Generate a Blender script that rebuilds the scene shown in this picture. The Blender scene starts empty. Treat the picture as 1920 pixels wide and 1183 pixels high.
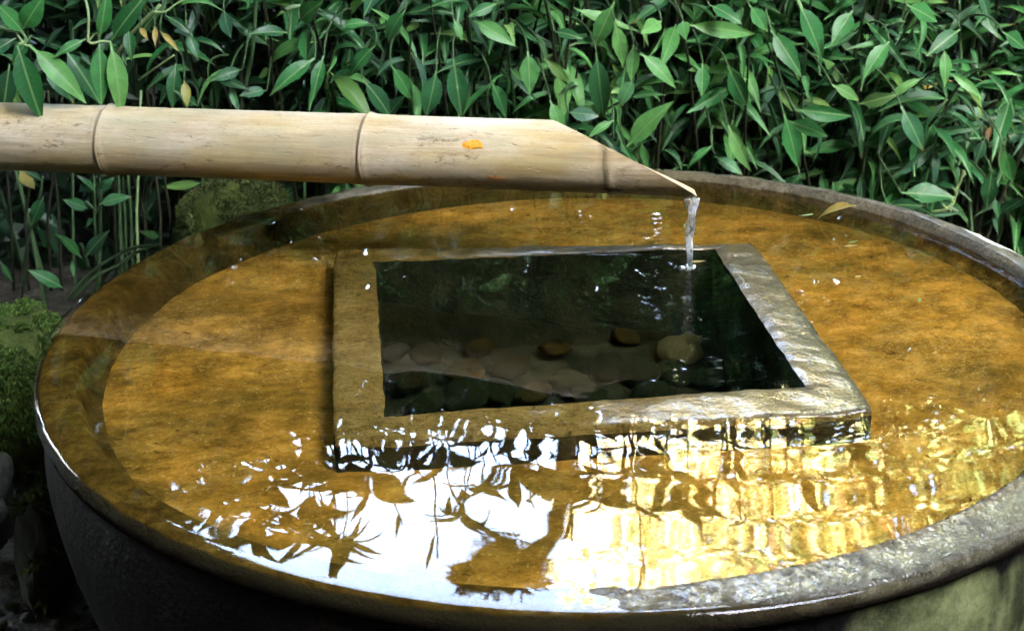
import bpy, bmesh, math, random
from math import sin, cos, pi, radians, atan2, sqrt, exp
from mathutils import Vector, Matrix, Quaternion, noise

sc = bpy.context.scene
COL = sc.collection
random.seed(7)

# ------------------------------------------------------------------ camera, sky, sun, exposure
cam_d = bpy.data.cameras.new('camera'); cam = bpy.data.objects.new('camera', cam_d); COL.objects.link(cam)
cam_d.sensor_width = 36.0; cam_d.lens = 56.5; cam_d.clip_start = 0.02; cam_d.clip_end = 2000
CR = Matrix(((0.995309, 0.039868, -0.088148), (-0.096685, 0.37794, -0.920768), (-0.003394, 0.924971, 0.380022)))
CP = Vector((-0.1914, -1.3914, 0.5875))
cam.matrix_world = Matrix.Translation(CP) @ CR.to_4x4()
sc.camera = cam
cam_d.dof.use_dof = True; cam_d.dof.focus_distance = 1.45; cam_d.dof.aperture_fstop = 15.0

SUN_DIR = Vector((-0.40, -0.72, 0.60)).normalized()
world = bpy.data.worlds.new('World'); sc.world = world; world.use_nodes = True
wn = world.node_tree.nodes; wl = world.node_tree.links
for n_ in list(wn): wn.remove(n_)
sky = wn.new('ShaderNodeTexSky'); sky.sky_type = 'NISHITA'; sky.sun_disc = False
sky.sun_elevation = math.asin(SUN_DIR.z); sky.sun_rotation = atan2(SUN_DIR.x, SUN_DIR.y)
sky.air_density = 1.0; sky.dust_density = 10.0; sky.ozone_density = 0.0
bg = wn.new('ShaderNodeBackground'); bg.inputs['Strength'].default_value = 0.15
wo = wn.new('ShaderNodeOutputWorld')
wl.new(sky.outputs[0], bg.inputs[0]); wl.new(bg.outputs[0], wo.inputs[0])

sun_d = bpy.data.lights.new('sun', 'SUN'); sun = bpy.data.objects.new('sun', sun_d); COL.objects.link(sun)
sun_d.energy = 3.3; sun_d.angle = radians(0.5); sun_d.color = (1.0, 0.95, 0.88)
sun.rotation_euler = SUN_DIR.to_track_quat('Z', 'Y').to_euler(); sun.location = (0, 0, 8)

sc.view_settings.view_transform = 'Standard'
try: sc.view_settings.look = 'None'
except Exception: pass
sc.view_settings.exposure = 7.05; sc.view_settings.gamma = 1.0; sc.view_settings.use_curve_mapping = False
sc.render.engine = 'CYCLES'
sc.cycles.use_denoising = True
sc.cycles.max_bounces = 10; sc.cycles.transparent_max_bounces = 16; sc.cycles.diffuse_bounces = 4
sc.cycles.glossy_bounces = 4; sc.cycles.transmission_bounces = 8
sc.cycles.caustics_reflective = False; sc.cycles.caustics_refractive = False
sc.cycles.sample_clamp_indirect = 4.0

# ------------------------------------------------------------------ helpers
FPX = 3014.12
def ray(u, v):
    d = CR @ Vector(((u - 960) / FPX, -(v - 591.5) / FPX, -1.0)); return d.normalized()
def ony(u, v, y):
    d = ray(u, v); return CP + d * ((y - CP.y) / d.y)
def onz(u, v, z=0.0):
    d = ray(u, v); return CP + d * ((z - CP.z) / d.z)
def N3(x, y, z): return noise.noise(Vector((x, y, z)))
def FB(x, y, z, o=4):
    s = 0; a = 1; t = 0
    for _ in range(o):
        s += a * noise.noise(Vector((x, y, z))); t += a; a *= .5; x *= 2.03; y *= 2.03; z *= 2.03
    return s / t

def tag(o, label=None, cat=None, group=None, kind=None):
    if label: o['label'] = label
    if cat: o['category'] = cat
    if group: o['group'] = group
    if kind: o['kind'] = kind
    return o
def empty(name, loc=(0, 0, 0)):
    o = bpy.data.objects.new(name, None); o.empty_display_size = .05; o.location = loc; COL.objects.link(o); return o
def link(name, me, parent=None, mw=None):
    o = bpy.data.objects.new(name, me); COL.objects.link(o)
    if parent is not None: o.parent = parent
    if mw is not None: o.matrix_basis = mw
    return o
def mesh(name, V, F, mat, smooth=True):
    me = bpy.data.meshes.new(name); me.from_pydata([tuple(v) for v in V], [], F); me.update()
    if mat is not None: me.materials.append(mat)
    if smooth: me.polygons.foreach_set('use_smooth', [True] * len(me.polygons))
    return me
class MB:
    def __init__(s): s.V = []; s.F = []
    def add(s, V, F):
        b = len(s.V); s.V += [tuple(v) for v in V]; s.F += [tuple(i + b for i in f) for f in F]
    def tube(s, pts, rad, n=6, cap=True):
        pts = [Vector(p) for p in pts]; m = len(pts)
        if not isinstance(rad, (list, tuple)): rad = [rad] * m
        V = []; F = []; up = Vector((0.13, 0.31, .94))
        prev = None
        for i, p in enumerate(pts):
            t = (pts[min(i + 1, m - 1)] - pts[max(i - 1, 0)])
            t = t.normalized() if t.length > 1e-9 else Vector((0, 0, 1))
            a = prev if prev is not None else (up if abs(t.dot(up)) < .9 else Vector((1, 0, 0)))
            a = (a - t * a.dot(t)); a.normalize(); prev = a; b = t.cross(a)
            for k in range(n):
                q = 2 * pi * k / n; V.append(p + (a * cos(q) + b * sin(q)) * rad[i])
        for i in range(m - 1):
            for k in range(n):
                F.append((i * n + k, i * n + (k + 1) % n, (i + 1) * n + (k + 1) % n, (i + 1) * n + k))
        if cap:
            F.append(tuple(range(n - 1, -1, -1))); F.append(tuple((m - 1) * n + k for k in range(n)))
        s.add(V, F)
    def build(s, name, mat, parent=None, smooth=True):
        return link(name, mesh(name, s.V, s.F, mat, smooth), parent)
def bez(a, b, c, n=10):
    a, b, c = Vector(a), Vector(b), Vector(c)
    return [a * (1 - t) ** 2 + b * 2 * t * (1 - t) + c * t * t for t in [i / (n - 1) for i in range(n)]]

# ------------------------------------------------------------------ node helper
class NT:
    def __init__(s, name):
        s.m = bpy.data.materials.new(name); s.m.use_nodes = True; s.t = s.m.node_tree
        for n in list(s.t.nodes): s.t.nodes.remove(n)
        s.out = s.n('ShaderNodeOutputMaterial')
    def n(s, ty, **kw):
        n = s.t.nodes.new(ty)
        for k, v in kw.items(): setattr(n, k, v)
        return n
    def l(s, a, b): s.t.links.new(a, b)
    def put(s, sock, v):
        if isinstance(v, bpy.types.NodeSocket): s.l(v, sock)
        elif v is not None: sock.default_value = v
    def coord(s, kind='Object'): return s.n('ShaderNodeTexCoord').outputs[kind]
    def mapping(s, vec, scale=(1, 1, 1), loc=(0, 0, 0)):
        m = s.n('ShaderNodeMapping'); s.l(vec, m.inputs[0]); m.inputs['Scale'].default_value = scale; m.inputs['Location'].default_value = loc
        return m.outputs[0]
    def noise(s, vec, scale, detail=4, rough=.55, dist=0):
        n = s.n('ShaderNodeTexNoise'); s.l(vec, n.inputs['Vector']); n.inputs['Scale'].default_value = scale
        n.inputs['Detail'].default_value = detail; n.inputs['Roughness'].default_value = rough; n.inputs['Distortion'].default_value = dist
        return n.outputs['Fac']
    def voro(s, vec, scale, feature='F1', out='Distance'):
        n = s.n('ShaderNodeTexVoronoi'); n.feature = feature; s.l(vec, n.inputs['Vector']); n.inputs['Scale'].default_value = scale
        return n.outputs[out]
    def ramp(s, fac, stops, interp='LINEAR'):
        r = s.n('ShaderNodeValToRGB'); s.l(fac, r.inputs[0]); r.color_ramp.interpolation = interp
        e = r.color_ramp.elements
        while len(e) < len(stops): e.new(.5)
        for x, (p, c) in zip(e, stops):
            x.position = p; x.color = (*c, 1) if len(c) == 3 else c
        return r.outputs[0]
    def f(s, fac, a, b):   # map range to 0..1 clamp
        n = s.n('ShaderNodeMapRange'); s.l(fac, n.inputs[0]); n.inputs[1].default_value = a; n.inputs[2].default_value = b
        return n.outputs[0]
    def mix(s, fac, a, b, mode='MIX'):
        m = s.n('ShaderNodeMix', data_type='RGBA', blend_type=mode)
        s.put(m.inputs[0], fac)
        for i, v in ((6, a), (7, b)):
            if isinstance(v, (tuple, list)) and len(v) == 3: v = (*v, 1)
            s.put(m.inputs[i], v)
        return m.outputs[2]
    def math(s, op, a, b=None, clamp=False):
        m = s.n('ShaderNodeMath', operation=op, use_clamp=clamp); s.put(m.inputs[0], a)
        if b is not None: s.put(m.inputs[1], b)
        return m.outputs[0]
    def bump(s, h, dist=.01, strength=1.0, normal=None):
        b = s.n('ShaderNodeBump'); s.l(h, b.inputs['Height']); b.inputs['Distance'].default_value = dist; b.inputs['Strength'].default_value = strength
        if normal is not None: s.l(normal, b.inputs['Normal'])
        return b.outputs[0]
    def pbsdf(s, base, rough=.6, normal=None, spec=.5, **kw):
        p = s.n('ShaderNodeBsdfPrincipled')
        if isinstance(base, (tuple, list)) and len(base) == 3: base = (*base, 1)
        s.put(p.inputs['Base Color'], base); s.put(p.inputs['Roughness'], rough); s.put(p.inputs['Specular IOR Level'], spec)
        if normal is not None: s.l(normal, p.inputs['Normal'])
        for k, v in kw.items(): s.put(p.inputs[k], v)
        return p.outputs[0]
    def end(s, sh): s.l(sh, s.out.inputs[0]); return s.m
    def sep(s, v):
        n = s.n('ShaderNodeSeparateXYZ'); s.l(v, n.inputs[0]); return n.outputs
    def geo(s, k): return s.n('ShaderNodeNewGeometry').outputs[k]

def m_stone(name, c0, c1, c2, scale=20, rough=.75, moss=None, moss_amt=(.45, .6), bump=.006, spec=.4):
    t = NT(name); v = t.coord()
    a = t.noise(v, scale, 8, .65); b = t.noise(v, scale * 4, 6, .7); g = t.noise(v, scale * .3, 3)
    c = t.ramp(a, [(.3, c0), (.5, c1), (.68, c2)])
    c = t.mix(t.f(b, .45, .75), c, tuple(x * .45 for x in c1))
    if moss:
        up = t.sep(t.geo('Normal'))[2]
        mk = t.f(t.math('ADD', g, t.math('MULTIPLY', up, .18)), *moss_amt)
        mc = t.ramp(b, [(.3, tuple(x * .35 for x in moss)), (.65, moss)])
        c = t.mix(mk, c, mc)
    h = t.math('ADD', t.math('MULTIPLY', a, .7), t.math('MULTIPLY', b, .3))
    return t.end(t.pbsdf(c, rough, t.bump(h, bump), spec))

# stained stone under the water
def m_floor():
    t = NT('stained_stone'); v = t.coord()
    big = t.noise(v, 4.2, 4, .6, .3); mid = t.noise(t.mapping(v, (1, 1.25, 1)), 30, 9, .74, .15); fine = t.noise(v, 170, 6, .75); med = t.noise(v, 11, 5, .65)
    c = t.ramp(mid, [(.30, (.075, .036, .005)), (.43, (.165, .082, .009)), (.55, (.255, .130, .016)), (.70, (.37, .215, .042))])
    c2 = t.ramp(mid, [(.30, (.09, .048, .006)), (.46, (.195, .106, .013)), (.60, (.285, .160, .024)), (.74, (.38, .24, .05))])
    c = t.mix(t.f(big, .40, .60), c, c2)
    c = t.mix(t.math('MULTIPLY', t.f(med, .50, .68), .70), c, (.055, .030, .005))
    slime_shade = t.noise(t.mapping(v, (1, 1.6, 1), (3, 7, 0)), 3.2, 5, .65, .4); c = t.mix(t.math('MULTIPLY', t.f(t.math('ADD', slime_shade, t.math('MULTIPLY', t.f(t.sep(v)[1], .10, .42), .16)), .48, .64), .68), c, t.ramp(mid, [(.3, (.030, .022, .004)), (.6, (.085, .058, .010)), (.75, (.15, .11, .03))]))  # slime blotches, thickened towards the back as hedge shade in the colour
    c = t.mix(t.math('MULTIPLY', t.f(fine, .54, .74), .65), c, (.040, .018, .003))
    c = t.mix(t.math('MULTIPLY', t.f(t.noise(v, 240, 3, .6), .60, .72), .35), c, (.44, .30, .10))
    lt = t.f(t.noise(t.mapping(v, (1, 1.4, 1), (5, 2, 0)), 75, 5, .75, 1.2), .58, .70); c = t.mix(t.math('MULTIPLY', lt, .36), c, (.42, .28, .075))
    pv = t.mapping(v, (1, 1.5, 1)); pk = t.f(t.noise(pv, 62, 3, .6, .4), .655, .70)
    pk = t.math('MULTIPLY', pk, t.f(t.noise(v, 9, 3), .42, .6))
    c = t.mix(t.math('MULTIPLY', pk, .75), c, (.035, .015, .003))
    fil = t.noise(t.mapping(v, (1, 1.8, 1)), 44, 3, .5, 2.5)
    fk = t.math('MULTIPLY', t.f(t.math('ABSOLUTE', t.math('SUBTRACT', fil, .5)), .02, .004), t.f(big, .5, .6))
    c = t.mix(t.math('MULTIPLY', fk, .45), c, (.36, .27, .10))
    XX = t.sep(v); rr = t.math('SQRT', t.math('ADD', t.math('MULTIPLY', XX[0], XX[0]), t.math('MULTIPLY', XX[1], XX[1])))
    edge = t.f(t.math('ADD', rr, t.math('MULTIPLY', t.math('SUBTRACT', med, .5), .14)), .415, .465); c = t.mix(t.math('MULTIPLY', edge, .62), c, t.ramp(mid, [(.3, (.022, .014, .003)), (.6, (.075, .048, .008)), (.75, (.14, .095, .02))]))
    h = t.math('ADD', mid, t.math('MULTIPLY', fine, .5))
    h = t.math('SUBTRACT', h, t.math('MULTIPLY', pk, .9))
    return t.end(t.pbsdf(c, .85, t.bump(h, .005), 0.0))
def m_rim():
    t = NT('wet_grey_stone'); v = t.coord(); z = t.sep(t.geo('Position'))[2]
    mid = t.noise(v, 34, 8, .68, .3); fine = t.noise(v, 190, 6, .75); big = t.noise(v, 7, 3)
    grey = t.ramp(mid, [(.3, (.038, .034, .020)), (.5, (.088, .080, .050)), (.7, (.165, .152, .105))])
    grain = t.noise(v, 420, 3, .7); grey = t.mix(t.math('MULTIPLY', t.f(grain, .56, .70), .55), grey, (.26, .25, .20))
    grey = t.mix(t.f(fine, .5, .70), grey, (.022, .020, .012))
    grey = t.mix(t.math('MULTIPLY', t.f(big, .52, .66), .55), grey, (.09, .075, .03))
    # pale lichen / chipped patch on the back right of the rim
    X = t.sep(v); dx = t.math('SUBTRACT', X[0], LICH[0]); dy = t.math('SUBTRACT', X[1], LICH[1])
    al = t.math('ADD', t.math('MULTIPLY', dx, LICH[2]), t.math('MULTIPLY', dy, LICH[3]))
    ac = t.math('SUBTRACT', t.math('MULTIPLY', dx, LICH[3]), t.math('MULTIPLY', dy, LICH[2]))
    d = t.math('SQRT', t.math('ADD', t.math('POWER', t.math('DIVIDE', al, .040), 2.0), t.math('POWER', t.math('DIVIDE', ac, .0085), 2.0)))
    lk = t.f(t.math('ADD', d, t.math('MULTIPLY', mid, 1.2)), 1.75, 1.55)
    grey = t.mix(lk, grey, (.62, .62, .58))
    rust = t.ramp(mid, [(.30, (.020, .012, .0025)), (.45, (.050, .029, .005)), (.58, (.090, .055, .009)), (.74, (.16, .105, .022))]); rust = t.mix(t.math('MULTIPLY', t.f(fine, .5, .72), .7), rust, (.018, .011, .003))
    wob = t.math('MULTIPLY', t.math('SUBTRACT', mid, .5), .008)
    X2 = t.sep(v); ex = t.math('SUBTRACT', X2[0], BCX); ey = t.math('SUBTRACT', X2[1], BCY)
    rr = t.math('SQRT', t.math('ADD', t.math('MULTIPLY', ex, ex), t.math('MULTIPLY', ey, ey)))
    k = t.math('MAXIMUM', t.math('MULTIPLY', t.f(t.math('ADD', z, wob), .0018, -.0004), t.math('MAXIMUM', t.f(rr, .490, .485), t.f(t.math('ADD', X2[0], t.math('MULTIPLY', t.math('SUBTRACT', mid, .5), .35)), .16, -.08))), t.math('MULTIPLY', t.f(t.math('ADD', rr, t.math('MULTIPLY', wob, 1.5)), .4645, .4585), .85))
    band = t.math('MULTIPLY', t.f(rr, .459, .452), t.f(rr, .4400, .4450)); rust = t.mix(t.math('MULTIPLY', band, .40), rust, (.018, .014, .005))  # inner wall's shading put into the colour as a dark arc
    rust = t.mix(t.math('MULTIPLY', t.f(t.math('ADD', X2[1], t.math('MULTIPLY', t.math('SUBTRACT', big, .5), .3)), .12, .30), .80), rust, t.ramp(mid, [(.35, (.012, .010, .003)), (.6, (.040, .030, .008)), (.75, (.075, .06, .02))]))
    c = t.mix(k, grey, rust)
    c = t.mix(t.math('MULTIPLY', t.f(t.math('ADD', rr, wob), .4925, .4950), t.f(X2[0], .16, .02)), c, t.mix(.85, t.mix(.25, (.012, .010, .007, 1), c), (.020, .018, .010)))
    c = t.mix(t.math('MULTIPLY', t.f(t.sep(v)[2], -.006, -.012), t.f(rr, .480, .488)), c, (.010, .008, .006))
    h = t.math('ADD', mid, t.math('ADD', t.math('MULTIPLY', fine, .6), t.math('MULTIPLY', grain, .25)))
    wet = t.f(t.noise(v, 16, 3), .35, .6)
    r = t.math('SUBTRACT', .42, t.math('MULTIPLY', wet, .26))
    film = t.bump(t.math('ADD', t.noise(v, 95, 3, .6), t.math('MULTIPLY', t.noise(v, 300, 2, .5), .55)), .0016)
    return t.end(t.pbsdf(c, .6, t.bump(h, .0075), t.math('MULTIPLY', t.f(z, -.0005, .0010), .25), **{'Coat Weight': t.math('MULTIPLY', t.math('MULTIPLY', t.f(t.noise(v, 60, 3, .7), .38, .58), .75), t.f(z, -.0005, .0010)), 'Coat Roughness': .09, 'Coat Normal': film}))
def m_flank():
    t = NT('flank_stone'); v = t.coord(); X = t.sep(v)
    mid = t.noise(v, 26, 8, .68); fine = t.noise(v, 150, 5, .7)
    green = t.ramp(mid, [(.3, (.050, .060, .022)), (.5, (.098, .112, .046)), (.7, (.16, .175, .085))])
    green = t.mix(t.f(fine, .52, .75), green, (.05, .055, .025))
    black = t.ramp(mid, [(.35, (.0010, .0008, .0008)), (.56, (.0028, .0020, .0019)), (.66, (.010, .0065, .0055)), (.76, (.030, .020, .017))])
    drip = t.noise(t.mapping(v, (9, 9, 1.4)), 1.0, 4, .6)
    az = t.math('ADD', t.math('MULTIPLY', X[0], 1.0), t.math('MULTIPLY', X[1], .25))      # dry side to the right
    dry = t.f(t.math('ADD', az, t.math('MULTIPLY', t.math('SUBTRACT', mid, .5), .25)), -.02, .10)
    lip_shade = t.f(t.math('ADD', X[2], t.math('MULTIPLY', t.math('SUBTRACT', drip, .5), .20)), -.030, -.010)  # undercut shadow below the rim painted in, ragged with the drips
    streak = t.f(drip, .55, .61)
    c = t.mix(t.math('MULTIPLY', dry, t.math('SUBTRACT', 1.0, t.math('MAXIMUM', t.math('MULTIPLY', streak, .80), lip_shade))), black, green)
    h = t.math('ADD', mid, t.math('MULTIPLY', fine, .4))
    r = t.math('ADD', .55, t.math('MULTIPLY', dry, .25))
    return t.end(t.pbsdf(c, r, t.bump(h, .0040), .06))
def m_frame():
    t = NT('frame_stone'); v = t.coord()
    mid = t.noise(t.mapping(v, (1, 1.4, 1)), 40, 8, .7, .4); fine = t.noise(v, 210, 6, .75); big = t.noise(v, 6, 3)
    c = t.ramp(mid, [(.28, (.065, .043, .009)), (.5, (.15, .10, .024)), (.72, (.24, .178, .055))])
    c2 = t.ramp(mid, [(.3, (.022, .020, .008)), (.5, (.060, .053, .022)), (.72, (.125, .112, .052))])
    grain = t.noise(v, 400, 3, .7)
    z = t.sep(t.geo('Position'))[2]
    c = t.mix(t.f(t.math('ADD', z, t.math('MULTIPLY', t.math('SUBTRACT', big, .5), .02)), -.001, .006), c, c2)
    c = t.mix(t.f(fine, .50, .72), c, (.022, .016, .005)); c = t.mix(t.math('MULTIPLY', t.f(grain, .56, .70), .5), c, (.27, .23, .12))
    h = t.math('ADD', mid, t.math('ADD', t.math('MULTIPLY', fine, .6), t.math('MULTIPLY', grain, .2)))
    film = t.bump(t.math('ADD', t.noise(v, 60, 2, .5), t.math('MULTIPLY', t.noise(v, 300, 2, .5), .55)), .0011)
    fy = t.f(t.math('ADD', t.sep(v)[1], t.math('MULTIPLY', t.math('SUBTRACT', big, .5), .15)), .10, .20); c = t.mix(t.math('MULTIPLY', fy, .75), c, t.ramp(mid, [(.3, (.026, .018, .004)), (.55, (.075, .05, .010)), (.75, (.13, .09, .022))]))
    return t.end(t.pbsdf(c, .6, t.bump(h, .0075), t.math('MULTIPLY', t.f(z, -.0012, .0005), .2), **{'Coat Weight': t.math('MULTIPLY', t.f(z, -.0012, .0005), .6), 'Coat Roughness': .08, 'Coat Normal': film}))
def m_water():
    t = NT('water'); g = t.geo('Position'); X = t.sep(g)
    dx = t.math('SUBTRACT', X[0], HIT.x); dy = t.math('SUBTRACT', X[1], HIT.y)
    d = t.math('SQRT', t.math('ADD', t.math('MULTIPLY', dx, dx), t.math('MULTIPLY', dy, dy)))
    wob = t.math('MULTIPLY', t.noise(g, 9, 2), .06)
    ring = t.math('SINE', t.math('MULTIPLY', t.math('ADD', d, wob), 2 * pi / .026))
    ring2 = t.math('SINE', t.math('MULTIPLY', t.math('ADD', d, t.math('MULTIPLY', wob, .5)), 2 * pi / .058))
    e1 = t.math('POWER', 2.718, t.math('MULTIPLY', d, -9.0)); e2 = t.math('POWER', 2.718, t.math('MULTIPLY', d, -4.2))
    h = t.math('MULTIPLY', t.math('MULTIPLY', ring, e1), .00021)
    h = t.math('ADD', h, t.math('MULTIPLY', t.math('MULTIPLY', ring2, e2), .00029))
    amp = t.math('ADD', .10, e2)
    n1 = t.noise(t.mapping(g, (1, 1.5, 1)), 13, 1.5, .4); n2 = t.noise(g, 45, 1, .4)
    h = t.math('ADD', h, t.math('MULTIPLY', t.math('MULTIPLY', n1, amp), .00050))
    h = t.math('ADD', h, t.math('MULTIPLY', t.math('MULTIPLY', n2, e1), .00050))
    nb = t.bump(h, 1.0)
    lw = t.n('ShaderNodeLayerWeight'); lw.inputs[0].default_value = .5; t.l(nb, lw.inputs['Normal'])
    F = t.math('ADD', .02, t.math('MULTIPLY', t.math('POWER', lw.outputs['Facing'], 5.0), .98), True)
    tr = t.n('ShaderNodeBsdfTransparent'); tr.inputs[0].default_value = (.97, .95, .88, 1)
    gl = t.n('ShaderNodeBsdfGlossy'); gl.inputs['Roughness'].default_value = .006; t.l(nb, gl.inputs['Normal'])
    mx = t.n('ShaderNodeMixShader'); t.l(F, mx.inputs[0]); t.l(tr.outputs[0], mx.inputs[1]); t.l(gl.outputs[0], mx.inputs[2])
    return t.end(mx.outputs[0])
def m_clear():
    t = NT('falling_water'); v = t.coord()
    nz = t.noise(t.mapping(v, (1, 1, .3)), 190, 3)
    nb = t.bump(nz, .0015)
    g = t.n('ShaderNodeBsdfGlass'); g.inputs['IOR'].default_value = 1.33; g.inputs['Roughness'].default_value = .02; t.l(nb, g.inputs['Normal'])
    d = t.n('ShaderNodeBsdfTranslucent'); d.inputs[0].default_value = (.9, .93, .92, 1)
    d2 = t.n('ShaderNodeBsdfDiffuse'); d2.inputs[0].default_value = (.85, .88, .86, 1)
    m0 = t.n('ShaderNodeMixShader'); t.l(d.outputs[0], m0.inputs[1]); t.l(d2.outputs[0], m0.inputs[2])
    m1 = t.n('ShaderNodeMixShader'); t.l(t.math('ADD', t.math('MULTIPLY', t.f(nz, .50, .64), .7), .18), m1.inputs[0]); t.l(g.outputs[0], m1.inputs[1]); t.l(m0.outputs[0], m1.inputs[2])
    return t.end(m1.outputs[0])
def m_bamboo():
    t = NT('weathered_bamboo'); v = t.coord()      # local x runs along the culm
    lng = t.noise(t.mapping(v, (5, 60, 60)), 1.0, 7, .65); fibre = t.noise(t.mapping(v, (14, 420, 420)), 1.0, 4, .6)
    spot = t.noise(t.mapping(v, (80, 150, 150)), 1.0, 5, .75); big = t.noise(t.mapping(v, (6, 18, 18)), 1.0, 4, .6)
    c = t.ramp(lng, [(.3, (.245, .178, .078)), (.48, (.35, .272, .126)), (.66, (.445, .368, .195))])
    c = t.mix(t.f(big, .46, .66), c, (.42, .37, .26)); c = t.mix(t.math('MULTIPLY', t.f(t.noise(t.mapping(v, (3.5, 30, 30)), 1.0, 5, .7), .54, .66), .55), c, (.25, .175, .095))
    c = t.mix(t.math('MULTIPLY', t.f(big, .46, .34), .5), c, (.36, .26, .07))
    c = t.mix(t.math('MULTIPLY', t.f(fibre, .5, .8), .4), c, (.22, .15, .075))
    fn = t.noise(v, 260, 5, .75); c = t.mix(t.math('MULTIPLY', t.f(fn, .52, .70), .35), c, (.20, .14, .07))
    clus = t.f(t.noise(t.mapping(v, (9, 26, 26), (2, 0, 0)), 1.0, 3, .6), .46, .62)
    k = t.math('MULTIPLY', t.math('MULTIPLY', t.f(spot, .53, .66), t.f(lng, .35, .55)), clus)
    c = t.mix(t.math('MULTIPLY', k, .95), c, (.10, .065, .035))
    k2 = t.f(t.noise(t.mapping(v, (40, 170, 170)), 1.0, 3, .7), .62, .68)
    c = t.mix(t.math('MULTIPLY', t.math('MULTIPLY', k2, clus), .6), c, (.10, .08, .055))
    grn = t.f(t.noise(t.mapping(v, (7, 22, 22), (9, 3, 1)), 1.0, 4, .65), .52, .68); c = t.mix(t.math('MULTIPLY', grn, .65), c, (.25, .245, .15))
    stn = t.f(t.noise(t.mapping(v, (4, 55, 55), (1, 5, 2)), 1.0, 6, .7), .55, .70); c = t.mix(t.math('MULTIPLY', stn, .75), c, (.19, .12, .05))
    # dirt collected at the nodes
    x = t.sep(v)[0]
    for nx in NODES:
        dd = t.math('ABSOLUTE', t.math('SUBTRACT', x, nx))
        c = t.mix(t.math('MULTIPLY', t.f(t.math('ADD', dd, t.math('MULTIPLY', spot, .012)), .014, .006), .55), c, (.16, .12, .07))
    h = t.math('ADD', t.math('MULTIPLY', fibre, .3), t.math('ADD', lng, t.math('MULTIPLY', k2, -.5)))
    return t.end(t.pbsdf(c, .52, t.bump(h, .0016), .35))
def m_leaf(name, stops, rough=.34, tl=.22, vein=(.16, .26, .10)):
    t = NT(name); v = t.coord(); X = t.sep(v); oi = t.n('ShaderNodeObjectInfo').outputs['Random']
    c = t.ramp(oi, stops)
    n = t.noise(v, 5, 4, .6)
    c = t.mix(t.f(n, .35, .75), c, t.mix(.5, c, (.02, .05, .02)))
    ax = t.math('ABSOLUTE', X[0])
    side = t.math('SINE', t.math('MULTIPLY', t.math('SUBTRACT', X[1], t.math('MULTIPLY', ax, .9)), 75.0))
    mid = t.f(ax, .010, .003)
    c = t.mix(t.math('MULTIPLY', mid, .55), c, vein)
    c = t.mix(t.math('MULTIPLY', t.f(side, .8, 1.0), .05), c, vein)
    old = t.f(oi, .80, .86); nn = t.noise(v, 9, 4, .7)
    tip = t.math('MULTIPLY', t.f(t.math('ADD', X[1], t.math('MULTIPLY', t.math('SUBTRACT', nn, .5), .25)), .86, .95), old)
    c = t.mix(t.math('MULTIPLY', tip, .85), c, (.13, .075, .025))
    spk = t.math('MULTIPLY', t.f(t.noise(v, 16, 2, .5), .66, .71), t.f(t.math('FRACT', t.math('MULTIPLY', oi, 7.31)), .6, .7))
    c = t.mix(t.math('MULTIPLY', spk, .7), c, (.12, .10, .03))
    c = t.mix(t.math('MULTIPLY', t.f(t.math('FRACT', t.math('MULTIPLY', oi, 13.7)), .92, .96), .4), c, (.12, .19, .03))
    h = t.math('ADD', t.math('MULTIPLY', side, .05), n)
    nb = t.bump(h, .0012)
    p = t.pbsdf(c, rough, nb, .25)
    tr = t.n('ShaderNodeBsdfTranslucent'); t.l(t.mix(1.0, c, (1.3, 1.25, .5, 1), 'MULTIPLY'), tr.inputs[0])
    mx = t.n('ShaderNodeMixShader'); mx.inputs[0].default_value = tl; t.l(p, mx.inputs[1]); t.l(tr.outputs[0], mx.inputs[2])
    return t.end(mx.outputs[0])
def m_crown(name, stops, rough=.5, tl=.35):
    t = NT(name); g = t.n('ShaderNodeNewGeometry').outputs['Random Per Island']
    c = t.ramp(g, stops)
    p = t.pbsdf(c, rough, None, .3); tr = t.n('ShaderNodeBsdfTranslucent'); t.l(c, tr.inputs[0])
    mx = t.n('ShaderNodeMixShader'); mx.inputs[0].default_value = tl; t.l(p, mx.inputs[1]); t.l(tr.outputs[0], mx.inputs[2])
    return t.end(mx.outputs[0])
def m_plain(name, c0, c1, scale=30, rough=.6, spec=.3, bump=.002):
    t = NT(name); v = t.coord(); n = t.noise(v, scale, 5, .6)
    return t.end(t.pbsdf(t.ramp(n, [(.3, c0), (.7, c1)]), rough, t.bump(n, bump), spec))

# ------------------------------------------------------------------ fixed points (metres; water surface is z = 0)
HIT = Vector((0.1392, 0.1423, 0.0))
BT = Matrix(((0.999872, -0.00008, -0.015998), (0, 0.999988, -0.004999), (0.015998, 0.004999, 0.99986)))
BO = Vector((0, 0, 0.0022))
BM = Matrix.Translation(BO) @ BT.to_4x4()
BCX, BCY = 0.0045, 0.0004
_l = BM.inverted() @ onz(1872, 452, .010)
_r = Vector((_l.x - BCX, _l.y - BCY, 0)).normalized()
LICH = (_l.x - BCX, _l.y - BCY, -_r.y, _r.x)

# ------------------------------------------------------------------ ground
def ground_h(x, y):
    h = -0.31 + .02 * FB(x * 2.2, y * 2.2, 3) + .008 * FB(x * 11, y * 11, 1)
    if y > .55: h += min((y - .55) * .12, .12)
    r = sqrt(x * x + y * y)
    if r > 2.6:                                      # unseen banks added at the sides and behind to block sun and low sky
        az = abs(math.degrees(atan2(x, y))); k = min(max((az - 48) / 45, 0), 1); k = k * k * (3 - 2 * k)
        s = min((r - 2.6) / 4.6, 1.0); h += (1.6 + 2.8 * k) * k * (s * s * (3 - 2 * s)) * (1 + .15 * FB(x * .3, y * .3, 9))
    if r > 12: h += .8 * FB(x * .05, y * .05, 5) * min((r - 12) / 20, 1)
    return h
def axis_vals():
    a = []; x = 0; st = .03
    while x < 400:
        a.append(x); st = .03 if x < 1.2 else st * 1.16; x += st
    return sorted([-q for q in a[1:]] + a)
ax_ = axis_vals(); na = len(ax_)
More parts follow.
